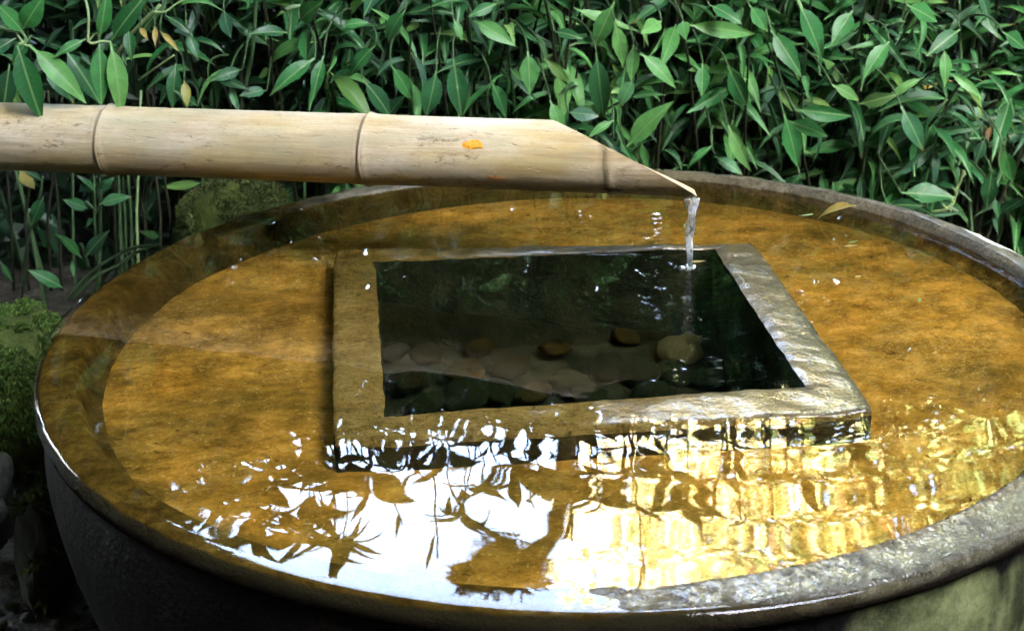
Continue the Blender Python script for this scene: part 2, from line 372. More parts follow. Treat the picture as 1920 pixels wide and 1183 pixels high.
V = [(x, y, ground_h(x, y)) for y in ax_ for x in ax_]
F = [(j * na + i, j * na + i + 1, (j + 1) * na + i + 1, (j + 1) * na + i) for j in range(na - 1) for i in range(na - 1)]
t = NT('forest_soil'); v = t.coord()
a = t.noise(v, 30, 8, .7); b = t.noise(v, 160, 5, .7); g = t.noise(v, 2.5, 3)
c = t.ramp(a, [(.3, (.025, .022, .015)), (.52, (.075, .068, .05)), (.72, (.17, .155, .125))])
c = t.mix(t.f(b, .5, .75), c, (.014, .012, .009)); c = t.mix(t.math('MULTIPLY', t.f(g, .5, .62), .6), c, (.025, .040, .012))
M_SOIL = t.end(t.pbsdf(c, .9, t.bump(t.math('ADD', a, b), .02), .2))
gr = link('ground', mesh('ground', V, F, M_SOIL)); tag(gr, 'dark damp garden soil', kind='structure')

# ------------------------------------------------------------------ basin
M_FLOOR, M_RIM, M_FLANK, M_FRAME = m_floor(), m_rim(), m_flank(), m_frame()
basin = empty('stone_basin'); basin.matrix_world = BM
tag(basin, 'large round stone water basin with a square well, brimming at its front left', 'basin')
OUTER = [(-.2274, .2477), (.222, .1974), (.2274, -.2149), (-.2263, -.2126)]      # frame outline TL TR BR BL
INNER = [(-.1825, .2003), (.1753, .190), (.1797, -.1555), (-.1805, -.1645)]
def win(q):      # the bowl is not quite concentric: its rim is thinner at the back right, thicker at the front right
    def dd(a): return (math.degrees(q) - a + 180) % 360 - 180
    return .0200 * exp(-(dd(48) / 50) ** 2) - .010 * exp(-(dd(-54) / 32) ** 2) + .003 * exp(-(dd(-140) / 40) ** 2)
def revolve(prof, n=220, namp=0.0, nsc=30.0, seed=0, rnd=.0):
    V = []; F = []; m = len(prof)
    for i in range(n):
        q = 2 * pi * i / n; cq, sq = cos(q), sin(q)
        wob = rnd * FB(cq * 1.7, sq * 1.7, seed + 4, 3)
        for (r, z) in prof:
            if prof is rim_prof:
                z += .0016 * FB(r * cq * 6, r * sq * 6, 21, 2)
                r = r + win(q) * min(max((.487 - r) / .0265, 0), 1)
            a = FB(r * cq * nsc, r * sq * nsc, z * nsc + seed, 4) * namp
            V.append(((r + wob * (r / .5) + a * .6) * cq + BCX, (r + wob * (r / .5) + a * .6) * sq + BCY, z + a))
    for i in range(n):
        for k in range(m - 1):
            F.append((i * m + k, ((i + 1) % n) * m + k, ((i + 1) % n) * m + k + 1, i * m + k + 1))
    return V, F
def smooth_prof(pts, sub=4):
    out = []
    P = [pts[0]] + pts + [pts[-1]]
    for i in range(1, len(P) - 2):
        for s in range(sub):
            u = s / sub; r = []
            for c_ in (0, 1):
                p0, p1, p2, p3 = P[i - 1][c_], P[i][c_], P[i + 1][c_], P[i + 2][c_]
                r.append(.5 * (2 * p1 + (p2 - p0) * u + (2 * p0 - 5 * p1 + 4 * p2 - p3) * u * u + (3 * p1 - p0 - 3 * p2 + p3) * u ** 3))
            out.append(tuple(r))
    out.append(pts[-1]); return out
RNG = 300
rim_prof = smooth_prof([(.440, -.0275), (.4495, -.0235), (.4545, -.015), (.4575, -.0065), (.4605, -.0012), (.4650, .0004), (.476, .0006), (.4895, .0001), (.4950, -.0020), (.4980, -.0072), (.4985, -.015), (.4935, -.0205)], 4)
V, F = revolve(rim_prof, RNG, .0019, 40, 1, .003)
link('rim', mesh('rim', V, F, M_RIM), basin)
fl_prof = smooth_prof([(.4930, -.0200), (.4910, -.027), (.4945, -.050), (.496, -.085), (.490, -.13), (.479, -.18), (.464, -.24), (.45, -.34)], 5)
V, F = revolve(fl_prof, RNG, .003, 14, 8, .003)
link('flank', mesh('flank', V, F, M_FLANK), basin)
# shallow floor: morph from the frame's outline out to the rim
def sq_pt(q, quad):
    d = Vector((cos(q), sin(q)))
    for i in range(4):
        a = Vector(quad[i]); b = Vector(quad[(i + 1) % 4]); e = b - a
        den = d.x * e.y - d.y * e.x
        if abs(den) < 1e-9: continue
        s = (a.x * e.y - a.y * e.x) / den; u = (a.x * d.y - a.y * d.x) / den
        if s > 0 and -1e-6 <= u <= 1 + 1e-6: return d * s
    return d * .25
V = []; F = []; nr = 26; nq = RNG
INQ = [tuple(Vector(p) * .97) for p in OUTER]
for i in range(nq):
    q = 2 * pi * i / nq; s = sq_pt(q, INQ)
    rf = .4425 + win(q); o = Vector((rf * cos(q) + BCX, rf * sin(q) + BCY))
    for k in range(nr):
        u = k / (nr - 1); p = s.lerp(o, u)
        z = -.0275 + .0022 * FB(p.x * 22, p.y * 22, 2, 4) * (1 if u < .97 else 0) - .004 * exp(-((u - .06) / .1) ** 2)
        V.append((p.x, p.y, z))
for i in range(nq):
    for k in range(nr - 1):
        F.append((i * nr + k, i * nr + k + 1, ((i + 1) % nq) * nr + k + 1, ((i + 1) % nq) * nr + k))
link('basin_floor', mesh('basin_floor', V, F, M_FLOOR), basin)
# raised square frame
def perim(quad, n):
    out = []
    for i in range(4):
        a = Vector(quad[i]); b = Vector(quad[(i + 1) % 4])
        for k in range(n):
            u = k / n; out.append(a.lerp(b, u))
    return out
NP = 64
po = perim(OUTER, NP); pi_ = perim(INNER, NP); V = []; F = []; FW = []; FS = []
sec = [(0, -.036), (0, -.022), (.002, -.0090), (.010, -.0042), (.05, -.0030), (.10, -.0022), (.2, -.0020), (.35, -.0020), (.5, -.0020), (.65, -.0020), (.8, -.0021), (.9, -.0024), (.972, -.0036), (.998, -.0070), (1.0, -.025), (.99, -.055), (.985, -.085), (.98, -.135)]
ms = len(sec)
for i in range(4 * NP):
    cw = min(i % NP, NP - i % NP) / NP * 14
    rr = max(0, 1 - cw) * .06
    for (u, z) in sec:
        p = po[i].lerp(pi_[i], u + (rr if u < .5 else -rr * .6 if u < .99 else 0) * (1 if u < .3 or u > .7 else .3))
        w = FB(p.x * 28, p.y * 28, z * 20 + 11, 4) * .0030 + FB(p.x * 90, p.y * 90, 5, 2) * .0009
        e = FB(p.x * 40, p.y * 40, z * 40 + 3, 3) * .0028
        nx = Vector(po[i]).normalized()
        V.append((p.x + nx.x * e, p.y + nx.y * e, z + w))
for i in range(4 * NP):
    j = (i + 1) % (4 * NP)
    for k in range(ms - 1):
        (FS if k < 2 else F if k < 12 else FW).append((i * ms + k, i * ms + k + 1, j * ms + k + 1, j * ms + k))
M_WELL = m_stone('well_stone', (.003, .004, .002), (.008, .010, .005), (.022, .025, .012), 30, .9, None, spec=0.0)  # near-black stone puts the well's recess shade into the colour
link('square_frame', mesh('square_frame', V, F, M_FRAME), basin)
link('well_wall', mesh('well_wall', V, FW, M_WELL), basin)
M_FSIDE = m_stone('frame_side_stone', (.010, .008, .003), (.026, .020, .007), (.055, .042, .015), 40, .9, None, spec=0.0)  # side face's underwater shade put into the dark stone colour
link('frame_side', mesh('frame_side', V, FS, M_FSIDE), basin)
V = []; F = []; n = 24
for j in range(n + 1):
    for i in range(n + 1):
        x = -.19 + .38 * i / n; y = -.16 + .385 * j / n
        V.append((x, y, -.108 + .006 * FB(x * 20, y * 20, 2)))
for j in range(n):
    for i in range(n): F.append((j * (n + 1) + i, j * (n + 1) + i + 1, (j + 1) * (n + 1) + i + 1, (j + 1) * (n + 1) + i))
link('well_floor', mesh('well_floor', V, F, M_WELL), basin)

# ------------------------------------------------------------------ water
M_WATER, M_CLEAR = m_water(), m_clear()
def rim_z(q, r):       # world height of the rim profile near its top
    p = BM @ Vector((r * cos(q) + BCX, r * sin(q) + BCY, 0)); return p.z
V = []; F = []; n = 300
rings = [.0, .1, .2, .3, .36, .4, .42, .432]
for i in range(n):
    q = 2 * pi * i / n
    top = rim_z(q, .475)
    re = .4592 + win(q)
    A = [(re - .003, 0), (re - .002, 0), (re - .0015, 0), (re - .001, 0), (re - .0006, .0001), (re - .0002, .0003), (re + .0004, .0007), (re + .001, .0014)]   # stone above water
    lo = min(top, 0)
    B = [(.470, 0), (.484, 0), (.4915, 0), (.4948, -.0002), (.4970, -.0012 + lo * .1), (.4985, -.0034 + lo * .2), (.4994, -.0070 + lo * .5), (.4997, -.0105 + lo * .8)]   # brimming over
    w_ = min(max((.0062 - top) / .0040, 0), 1); w_ = w_ * w_ * (3 - 2 * w_)
    B[0] = (max(.470, re + .001), 0); tail = [(a[0] + (b[0] - a[0]) * w_, a[1] + (b[1] - a[1]) * w_) for a, b in zip(A, B)]
    for r in rings: V.append((r * cos(q) + BCX, r * sin(q) + BCY, 0.0))
    jt = w_ * .0011 * FB(cos(q) * 22, sin(q) * 22, 4, 3)
    for ti, (r, z) in enumerate(tail): V.append(((r + jt * ti / 5) * cos(q) + BCX, (r + jt * ti / 5) * sin(q) + BCY, z * (1 + (0 if w_ < .5 else .5 * N3(q * 37, 2, 1)))))
m_ = len(rings) + 8
for i in range(n):
    j = (i + 1) % n
    for k in range(m_ - 1):
        if k == 0: F.append((i * m_, i * m_ + 1, j * m_ + 1)); continue
        F.append((i * m_ + k, i * m_ + k + 1, j * m_ + k + 1, j * m_ + k))
w = link('water', mesh('water', V, F, M_WATER)); tag(w, 'clear shallow water filling the stone basin', kind='structure')

# ------------------------------------------------------------------ bamboo spout
AX0, AX1 = Vector((-.5914, .3798, .0956)), Vector((-.017, .1931, .1110))
AD = (AX1 - AX0).normalized()
TIP = Vector((.1463, .140, .0759))
RB = .0378
side = AD.cross(Vector((0, 0, 1))).normalized()      # towards the camera
upv = side.cross(AD).normalized()
if side.y > 0: side = -side
BB = Matrix.Translation(AX0) @ Matrix((AD, -side, upv)).transposed().to_4x4()    # local x along, y away from camera, z up
xt = (TIP - AX0).dot(AD)
x_top = (ony(1030, 226, .1897) - AX0).dot(AD)
def node_x(u, v):
    d = ray(u, v); nrm = side
    s = (AX0 - CP).dot(nrm) / d.dot(nrm); return (CP + d * s - AX0).dot(AD)
NODES = [node_x(205, 260), node_x(690, 283), node_x(1143, 320)]
M_BAMBOO = m_bamboo()
M_BINNER = m_plain('bamboo_pith', (.30, .22, .11), (.50, .40, .24), 60, .7)
M_DARKWOOD = m_plain('wet_bamboo_edge', (.05, .035, .02), (.12, .08, .045), 60, .5)
spout = empty('bamboo_spout'); spout.matrix_world = BB
tag(spout, 'weathered bamboo pipe with slanted cut end pouring water into the basin', 'spout')
PHI = radians(25)                                     # cut tilted away from the camera
cutL = xt - x_top
def x_end(q):
    # q measured from the cut's upper direction: +1 top (short) .. -1 bottom (long)
    c_ = cos(q - PHI)
    return x_top + cutL * (1 - c_) / 2
def rad_at(x):
    r = RB * (1 - .035 * (x + .4))
    for nx in NODES[:2]:
        d = x - nx
        r += .0011 * exp(-((d - .004) / .0035) ** 2) - .0011 * exp(-((d + .0015) / .0016) ** 2) + .0007 * exp(-(d / .02) ** 2)
    d = x - NODES[2]
    r += .0010 * exp(-((d - .003) / .004) ** 2) - .0018 * exp(-(d / .0018) ** 2)
    return r
xs = [-.34]
while xs[-1] < x_top - .004:
    x = xs[-1]; near = min(abs(x - q) for q in NODES)
    xs.append(x + (.0016 if near < .012 else .008))
nt = 72; V = []; F = []; EXT = 44
for i in range(len(xs) + EXT):
    for k in range(nt):
        q = 2 * pi * k / nt                           # q = 0 top, turning to +y (away)
        if i < len(xs): x = xs[i]
        else: x = xs[-1] + (x_end(q) - xs[-1]) * (i - len(xs) + 1) / EXT
        r = rad_at(x) * (1 + .006 * N3(x * 6, cos(q) * 1.2, sin(q) * 1.2))
        V.append((x, r * sin(q), r * cos(q)))
mrow = len(xs) + EXT
for i in range(mrow - 1):
    for k in range(nt): F.append((i * nt + k, (i + 1) * nt + k, (i + 1) * nt + (k + 1) % nt, i * nt + (k + 1) % nt))
link('culm', mesh('culm', V, F, M_BAMBOO), spout)
V = []; F = []                                        # cut edge and inner wall
for k in range(nt):
    q = 2 * pi * k / nt; x = x_end(q); r = rad_at(x) * (1 + .006 * N3(x * 6, cos(q) * 1.2, sin(q) * 1.2))
    for (rr, dx) in ((r - .0002, 0), (r - .0065, -.003), (r - .0068, -.05), (r - .0068, -.14)):
        V.append((x + dx, rr * sin(q), rr * cos(q)))
for k in range(nt):
    for j in range(3): F.append((k * 4 + j, k * 4 + j + 1, ((k + 1) % nt) * 4 + j + 1, ((k + 1) % nt) * 4 + j))
link('cut_edge', mesh('cut_edge', V, F, M_BINNER), spout)
def node_ring(nx, r0):
    V = []; F = []; pr = [(-.0002, -.0004), (.0007, .0011), (.0020, .0016), (.0034, .0010), (.0054, -.0003)]
    for k in range(nt):
        q = 2 * pi * k / nt
        for dx, dr in pr:
            r = rad_at(nx + dx) + dr + .0003 * N3(k * .7, nx * 9, dx * 400) - .0004
            V.append((nx + dx + .0012 * sin(q * 2 + nx * 20), r * sin(q), r * cos(q)))
    m = len(pr)
    for k in range(nt):
        for j in range(m - 1): F.append((k * m + j, k * m + j + 1, ((k + 1) % nt) * m + j + 1, ((k + 1) % nt) * m + j))
    return mesh('node_ring', V, F, M_BAMBOO)
for nx in NODES[:2]: link('node_ring', node_ring(nx, RB), spout)
def cyl_patch(u, v, wx, wz, mat, name, label, irr=.3, seed=1):
    nx = node_x(u, v); d = ray(u, v); C0 = CP - AX0
    # hit the cylinder
    ux = d - AD * d.dot(AD); c0 = C0 - AD * C0.dot(AD)
    A = ux.dot(ux); B = 2 * ux.dot(c0); Cc = c0.dot(c0) - RB * RB
    s = (-B - sqrt(max(B * B - 4 * A * Cc, 0))) / (2 * A); P = CP + d * s
    L = BB.inverted() @ P; q0 = atan2(L.y, L.z); x0 = L.x
    V = [(x0, 0, 0)]; F = []; n = 26
    r = rad_at(x0) + .0011; V[0] = (x0, r * sin(q0), r * cos(q0))
    for ring in (.6, 1.0):
        for k in range(n):
            a = 2 * pi * k / n; j = 1 + irr * N3(cos(a) * 1.8 + seed, sin(a) * 1.8, seed)
            dx = cos(a) * wx * j * ring; dq = -sin(a) * wz * j * ring / RB
            r = rad_at(x0 + dx) + (.0011 if ring < 1 else .0001)
            V.append((x0 + dx, r * sin(q0 + dq), r * cos(q0 + dq)))
    for k in range(n):
        F.append((0, 1 + k, 1 + (k + 1) % n)); F.append((1 + k, 1 + n + k, 1 + n + (k + 1) % n, 1 + (k + 1) % n))
    o = link(name, mesh(name, V, F, mat), spout); tag(o, label); return o
cyl_patch(886, 271, .0118, .0052, m_plain('orange_scab', (.50, .20, .012), (.72, .34, .03), 300, .6), 'bark_scab', 'bright orange scab on the pipe', .35, 3)
cyl_patch(928, 335, .0090, .0032, m_plain('brown_scab', (.22, .09, .025), (.42, .20, .06), 300, .6), 'bark_scab', 'brown scab low on the pipe', .5, 8)
cyl_patch(1150, 358, .0105, .0042, M_DARKWOOD, 'notch', 'dark notch under the last node', .5, 5)

# stream of water from the tip to the surface
mb = MB(); pts = []; rad = []
top = Vector(ony(1297, 374, HIT.y + .001))
for i in range(26):
    u = i / 25; z = top.z + (0 - top.z) * u ** 1.0
    x = top.x + (HIT.x - top.x) * u + .0012 * sin(u * 9); y = top.y + (HIT.y - top.y) * u
    pts.append((x, y, z)); rad.append(.0060 - .0026 * min(u * 1.5, 1) + .0007 * sin(u * 17 + 1) * (1 - .4 * u))
tb = MB(); tb.tube(pts, rad, 14)
V2 = []
for i, p in enumerate(tb.V):
    r_ = i // 14; c_ = Vector(pts[min(r_, 25)]); o = Vector(p) - c_; ang = r_ * .22; k = (i % 14) / 14 * 2 * pi
    V2.append(c_ + o * (1 + .24 * cos(2 * k + ang * 2)) * (1 + .12 * N3(k * 2, r_ * .5, 1)))
st = link('water_stream', mesh('water_stream', V2, tb.F, M_CLEAR))
tag(st, 'clear twisting stream of water falling from the bamboo tip', 'water stream')
mb = MB()                                            # ring of splash where the stream enters
for k in range(9):
    a = k * 2 * pi / 9 + random.uniform(-.2, .2); r = random.uniform(.005, .009)
    c_ = HIT + Vector((cos(a) * r, sin(a) * r * .8, 0)); s = random.uniform(.0014, .003)
    V = []; F = []
    for j in range(5):
        for i in range(8):
            th = j / 4 * pi; V.append(c_ + Vector((sin(th) * cos(i * pi / 4) * s, sin(th) * sin(i * pi / 4) * s, cos(th) * s * .8 + s * .3)))
    for j in range(4):
        for i in range(8): F.append((j * 8 + i, j * 8 + (i + 1) % 8, (j + 1) * 8 + (i + 1) % 8, (j + 1) * 8 + i))
    mb.add(V, F)
link('splash', mesh('splash', mb.V, mb.F, M_CLEAR), st)

# ------------------------------------------------------------------ stones
def rock_mesh(name, mat, sx, sy, sz, seed, sub=4, amp=.25, sc_=1.6, facet=0):
    bm = bmesh.new(); bmesh.ops.create_icosphere(bm, subdivisions=sub, radius=1)
    for v in bm.verts:
        p = v.co.copy(); k = 1 + amp * FB(p.x * sc_ + seed, p.y * sc_, p.z * sc_, 4)
        if facet: k *= 1 - facet * abs(noise.noise(p * 2.3 + Vector((seed, 0, 0))))
        v.co = Vector((p.x * sx, p.y * sy, p.z * sz)) * k
    me = bpy.data.meshes.new(name); bm.to_mesh(me); bm.free(); me.materials.append(mat)
    me.polygons.foreach_set('use_smooth', [True] * len(me.polygons)); return me
def moss_tufts(parent, host, mat, n, size, seed, zmin=.0):
    rnd = random.Random(seed); mb = MB(); me = host.data; ps = [p for p in me.polygons if p.normal.z > zmin and FB(p.center.x * 18, p.center.y * 18, seed, 2) > -.12]
    for _ in range(n):
        p = rnd.choice(ps); c_ = p.center + Vector((rnd.uniform(-1, 1), rnd.uniform(-1, 1), rnd.uniform(-1, 1))) * .004
        for b in range(4):
            d = (p.normal + Vector((rnd.gauss(0, .7), rnd.gauss(0, .7), rnd.gauss(0, .7)))).normalized()
            sd = d.cross(Vector((rnd.gauss(0, 1), rnd.gauss(0, 1), rnd.gauss(0, 1)))).normalized() * size * .16
            L = size * rnd.uniform(.5, 1.2); e = c_ + d * L + Vector((0, 0, -L * .3))
            mid = c_ + d * L * .6
            mb.add([c_ - sd * .5, c_ + sd * .5, mid + sd, e, mid - sd], [(0, 1, 2, 3, 4)])
    o = mb.build('moss', mat, parent, False); tag(o, kind='stuff'); return o
M_MOSSY = m_stone('mossy_stone', (.016, .016, .011), (.040, .039, .028), (.085, .082, .062), 16, .9, (.045, .062, .012), (.40, .55), .012, .1)
M_PALE = m_stone('pale_stone', (.035, .042, .034), (.07, .082, .066), (.125, .138, .112), 14, .8, None, bump=.008)
M_DARKR = m_stone('dark_stone', (.014, .014, .012), (.035, .035, .028), (.08, .08, .066), 18, .8, (.03, .045, .012), (.5, .68), .012)
M_MOSS = m_crown('moss_green', [(0, (.018, .030, .006)), (.5, (.045, .066, .012)), (1, (.10, .12, .028))], .8, .3)
M_MOSSB = m_crown('moss_bright', [(0, (.02, .045, .006)), (.5, (.05, .10, .012)), (1, (.11, .17, .03))], .8, .3)
def rock(name, label, loc, s, mat, seed, cat='rock', mossn=0, mossmat=None, msize=.014, group=None, rot=0, sub=4, amp=.25, facet=0):
    root = empty(name, loc); root.rotation_euler = (0, 0, rot); tag(root, label, cat, group)
    o = link('stone_body', rock_mesh(name, mat, *s, seed, sub, amp, facet=facet), root)
    if mossn: moss_tufts(root, o, mossmat, mossn, msize, seed)
    return root
c1 = ony(435, 405, .56)
rock('mossy_rock', 'rounded mossy stone tucked behind the basin under the bamboo spout', (c1.x, c1.y + .03, c1.z - .035), (.075, .07, .075), M_MOSSY, 3, mossn=6500, mossmat=M_MOSS, msize=.0065)
c2 = onz(30, 640, -.11)
rock('mossy_rock', 'bright green mossy rock at the far left beside the basin', (c2.x - .02, c2.y + .02, -.185), (.085, .10, .10), M_MOSSY, 12, mossn=7000, mossmat=M_MOSSB, msize=.008)
c3 = onz(5, 850, -.17)
rock('pale_rock', 'smooth pale grey-green rock left of the basin below the mossy rock', (c3.x - .045, c3.y + .03, -.235), (.045, .075, .065), M_PALE, 21, facet=.5, amp=.5)
c4 = onz(62, 965, -.2)
rock('grey_rock', 'narrow dark grey rock between the pale rock and the basin wall', (c4.x, c4.y + .03, -.27), (.028, .05, .085), M_DARKR, 33, facet=.3, mossn=150, mossmat=M_MOSS)
c5 = onz(90, 770, -.16)
rock('dark_rock', 'dark rock with dry moss wedged against the left side of the basin', (c5.x - .01, c5.y + .10, -.25), (.06, .08, .105), M_DARKR, 41, mossn=900, mossmat=M_MOSS, msize=.011)
rndp = random.Random(5)
pm = [rock_mesh('pebble', M_PALE if k % 3 == 0 else M_MOSSY, .5, .42, .3, 50 + k, 2, .35, 1.3) for k in range(6)]
peb = [(128, 1110, 46), (30, 1085, 24), (22, 1140, 30), (60, 1068, 16), (8, 1060, 14), (75, 1120, 18), (50, 1160, 26), (100, 1150, 20), (140, 1160, 22), (15, 1112, 12), (90, 1085, 14), (160, 1140, 16), (118, 1072, 13), (45, 1110, 12), (150, 1082, 14), (68, 1142, 12), (110, 1175, 22), (5, 1172, 20)]
for i, (u, v, wpx) in enumerate(peb):
    p = onz(u, v, -.30); zz = ground_h(p.x, p.y); p = onz(u, v, zz); s = wpx * 1.75 / FPX
    o = link('pebble', pm[0 if i == 0 else i % 6]); o.location = (p.x, p.y, zz + s * .12); o.scale = (s, s, s * (.55 if i == 0 else .9)); o.rotation_euler = (rndp.uniform(-.2, .2), rndp.uniform(-.2, .2), rndp.uniform(0, 6))
    if i == 0: tag(o, 'largest pale flat pebble on the soil at the bottom left', 'pebble', 'pebbles on the soil')
    else: tag(o, ('small pale pebble' if i % 6 in (0, 3) else 'small dark pebble') + ' on the dark soil below the left rocks', 'pebble', 'pebbles on the soil')
mb = MB()
for k in range(1600):
    x = rndp.uniform(-.78, -.40); y = rndp.uniform(-.35, .45); z = ground_h(x, y); s = rndp.uniform(.0015, .005)
    a = rndp.uniform(0, 6)
    mb.add([(x + s * cos(a + j * 2.09), y + s * sin(a + j * 2.09), z - s * .2) for j in range(3)] + [(x, y, z + s * .8)], [(0, 1, 3), (1, 2, 3), (2, 0, 3)])
g_ = mb.build('gravel', M_MOSSY, None, False); tag(g_, 'fine gravel and crumbs scattered on the dark soil', kind='stuff')
# stones lying in the square well
M_WS = [m_stone('well_cobble_olive', (.004, .004, .0015), (.012, .0115, .004), (.026, .025, .009), 40, .9, spec=0.0), m_stone('well_cobble_green', (.004, .006, .0025), (.010, .015, .006), (.022, .030, .014), 40, .9, spec=0.0),
        m_stone('well_cobble_ochre', (.008, .0065, .002), (.024, .020, .005), (.048, .039, .011), 40, .9, spec=0.0), m_stone('well_cobble_pale', (.03, .03, .012), (.085, .085, .033), (.16, .16, .075), 40, .9, spec=0.0)]
wm = [[rock_mesh('cobble', m, .5, .5, .36, 70 + k, 3, .55, 1.0, .35) for k in range(3)] for m in M_WS]
wst = [(800, 665, 60, 0), (870, 700, 70, 2), (870, 745, 80, 1), (765, 715, 70, 0), (800, 760, 60, 1), (940, 735, 55, 1), (1000, 740, 60, 2), (960, 690, 60, 0), (1040, 655, 55, 2), (1070, 720, 70, 1), (1140, 690, 60, 1), (1175, 630, 50, 2), (1200, 700, 70, 1), (1275, 660, 80, 3), (1265, 700, 60, 1), (1330, 710, 60, 1), (1390, 690, 60, 0), (1105, 745, 60, 1), (740, 660, 50, 0), (1440, 705, 50, 0), (900, 650, 50, 2), (1220, 735, 60, 1)]
for i, (u, v, wpx, mi) in enumerate(wst):
    p = onz(u, v, -.095); s = wpx * 1.75 / FPX * 1.15
    o = link('cobble', wm[mi][i % 3]); o.location = (p.x, p.y, -.098 + s * .1); o.scale = (s, s, s * .75); o.rotation_euler = (rndp.uniform(-.3, .3), rndp.uniform(-.3, .3), rndp.uniform(0, 6))
    lab = {0: 'olive brown cobble lying under water in the square well', 1: 'dull green cobble lying under water in the square well', 2: 'ochre yellow cobble lying under water in the square well', 3: 'single pale cobble near the right end of the square well'}[mi]
    tag(o, lab, 'cobble', 'cobbles in the square well')

# ------------------------------------------------------------------ leaves
LG = {  # object-random ramps, real leaf albedos
 'dark':  [(0, (.007, .045, .016)), (.4, (.011, .066, .022)), (.8, (.018, .094, .030)), (1, (.030, .115, .052))],
 'mid':   [(0, (.011, .075, .020)), (.4, (.019, .115, .029)), (.8, (.034, .160, .038)), (1, (.055, .170, .066))],
 'bright':[(0, (.045, .165, .040)), (.5, (.070, .215, .055)), (.85, (.10, .250, .062)), (1, (.15, .28, .075))],
 'blue':  [(0, (.016, .065, .032)), (.5, (.028, .095, .052)), (1, (.055, .135, .085))],
 'brown': [(0, (.07, .035, .018)), (1, (.12, .06, .03))],
 'dry':   [(0, (.20, .14, .03)), (.5, (.34, .25, .06)), (1, (.42, .36, .10))],
}
LM = {k: m_leaf('leaf_' + k, s, .40 if k in ('dark', 'blue') else .44) for k, s in LG.items()}
def leaf_mesh(mat, wide, droop, fold, tipk, twist, petiole=.10, seg=9, wave=.0):
    # unit length along +Y, width along X, upper face +Z, base at the origin
    V = []; F = []; y = z = 0.0; ang = droop * -.35
    c_ = []
    for i in range(seg + 1):
        c_.append((y, z, ang)); ang += droop / seg; y += cos(ang) / seg; z -= sin(ang) / seg
    for i, (y, z, ang) in enumerate(c_):
        u = i / seg
        if u < petiole: w = .012
        else:
            s = (u - petiole) / (1 - petiole); w = wide * .5 * (sin(pi * s ** .80) ** .95) * (1 - tipk * s * s) + .003
        if i == seg: w = .002
        tw = twist * u; wz = wave * sin(u * 11)
        for sx, k in ((-1, 1), (-.5, .42), (0, 0), (.5, .42), (1, 1)):
            X = sx * w; h = fold * w * k + wz * w * (sx if abs(sx) == 1 else 0)
            V.append((X * cos(tw) - h * sin(tw), y + h * sin(ang) * .5, z + X * sin(tw) + h * cos(tw)))
    for i in range(seg):
        for k in range(4):
            a = i * 5 + k; F.append((a, a + 1, a + 6, a + 5))
    return mesh('leaf', V, F, mat)
SHAPES = [(0.180, .7, .45, .38, 0, 0), (0.198, 1.1, .5, .35, .3, .12), (0.162, 1.5, .6, .4, -.3, .05), (0.225, .4, .4, .35, .2, .14), (0.180, 2.0, .55, .35, .6, .12), (0.144, .9, .5, .42, -.6, .05), (0.243, .8, .35, .35, -.25, .16), (0.171, 1.2, .75, .4, .15, .1), (0.198, -.5, .5, .35, .3, .1), (0.153, 2.4, .5, .4, -.4, .1)]
LMESH = {k: [leaf_mesh(LM[k], *s[:5], wave=s[5]) for s in SHAPES] for k in LM}
def place_leaf(parent, base, d, nrm, L, kind, wk=1.0, shape=None, name='leaf'):
    me = LMESH[kind][random.randrange(len(SHAPES)) if shape is None else shape]
    d = Vector(d).normalized(); n_ = Vector(nrm); n_ = n_ - d * n_.dot(d)
    if n_.length < 1e-4: n_ = d.orthogonal()
    n_.normalize(); x = d.cross(n_)
    M = Matrix((x * L * wk, d * L, n_ * L)).transposed().to_4x4(); M.translation = base
    o = bpy.data.objects.new(name, me); COL.objects.link(o)
    o.parent = parent; o.matrix_basis = parent.matrix_basis.inverted() @ M
    return o
M_STEM = m_plain('green_stem', (.016, .042, .013), (.045, .088, .03), 50, .6)
M_STEMB = m_plain('brown_stem', (.009, .009, .005), (.024, .025, .013), 50, .8, .1)
M_STEMP = m_plain('pale_stem', (.12, .20, .07), (.22, .30, .13), 50, .5)
RL = random.Random(21)
def rv(s=1.0): return Vector((RL.gauss(0, s), RL.gauss(0, s), RL.gauss(0, s)))
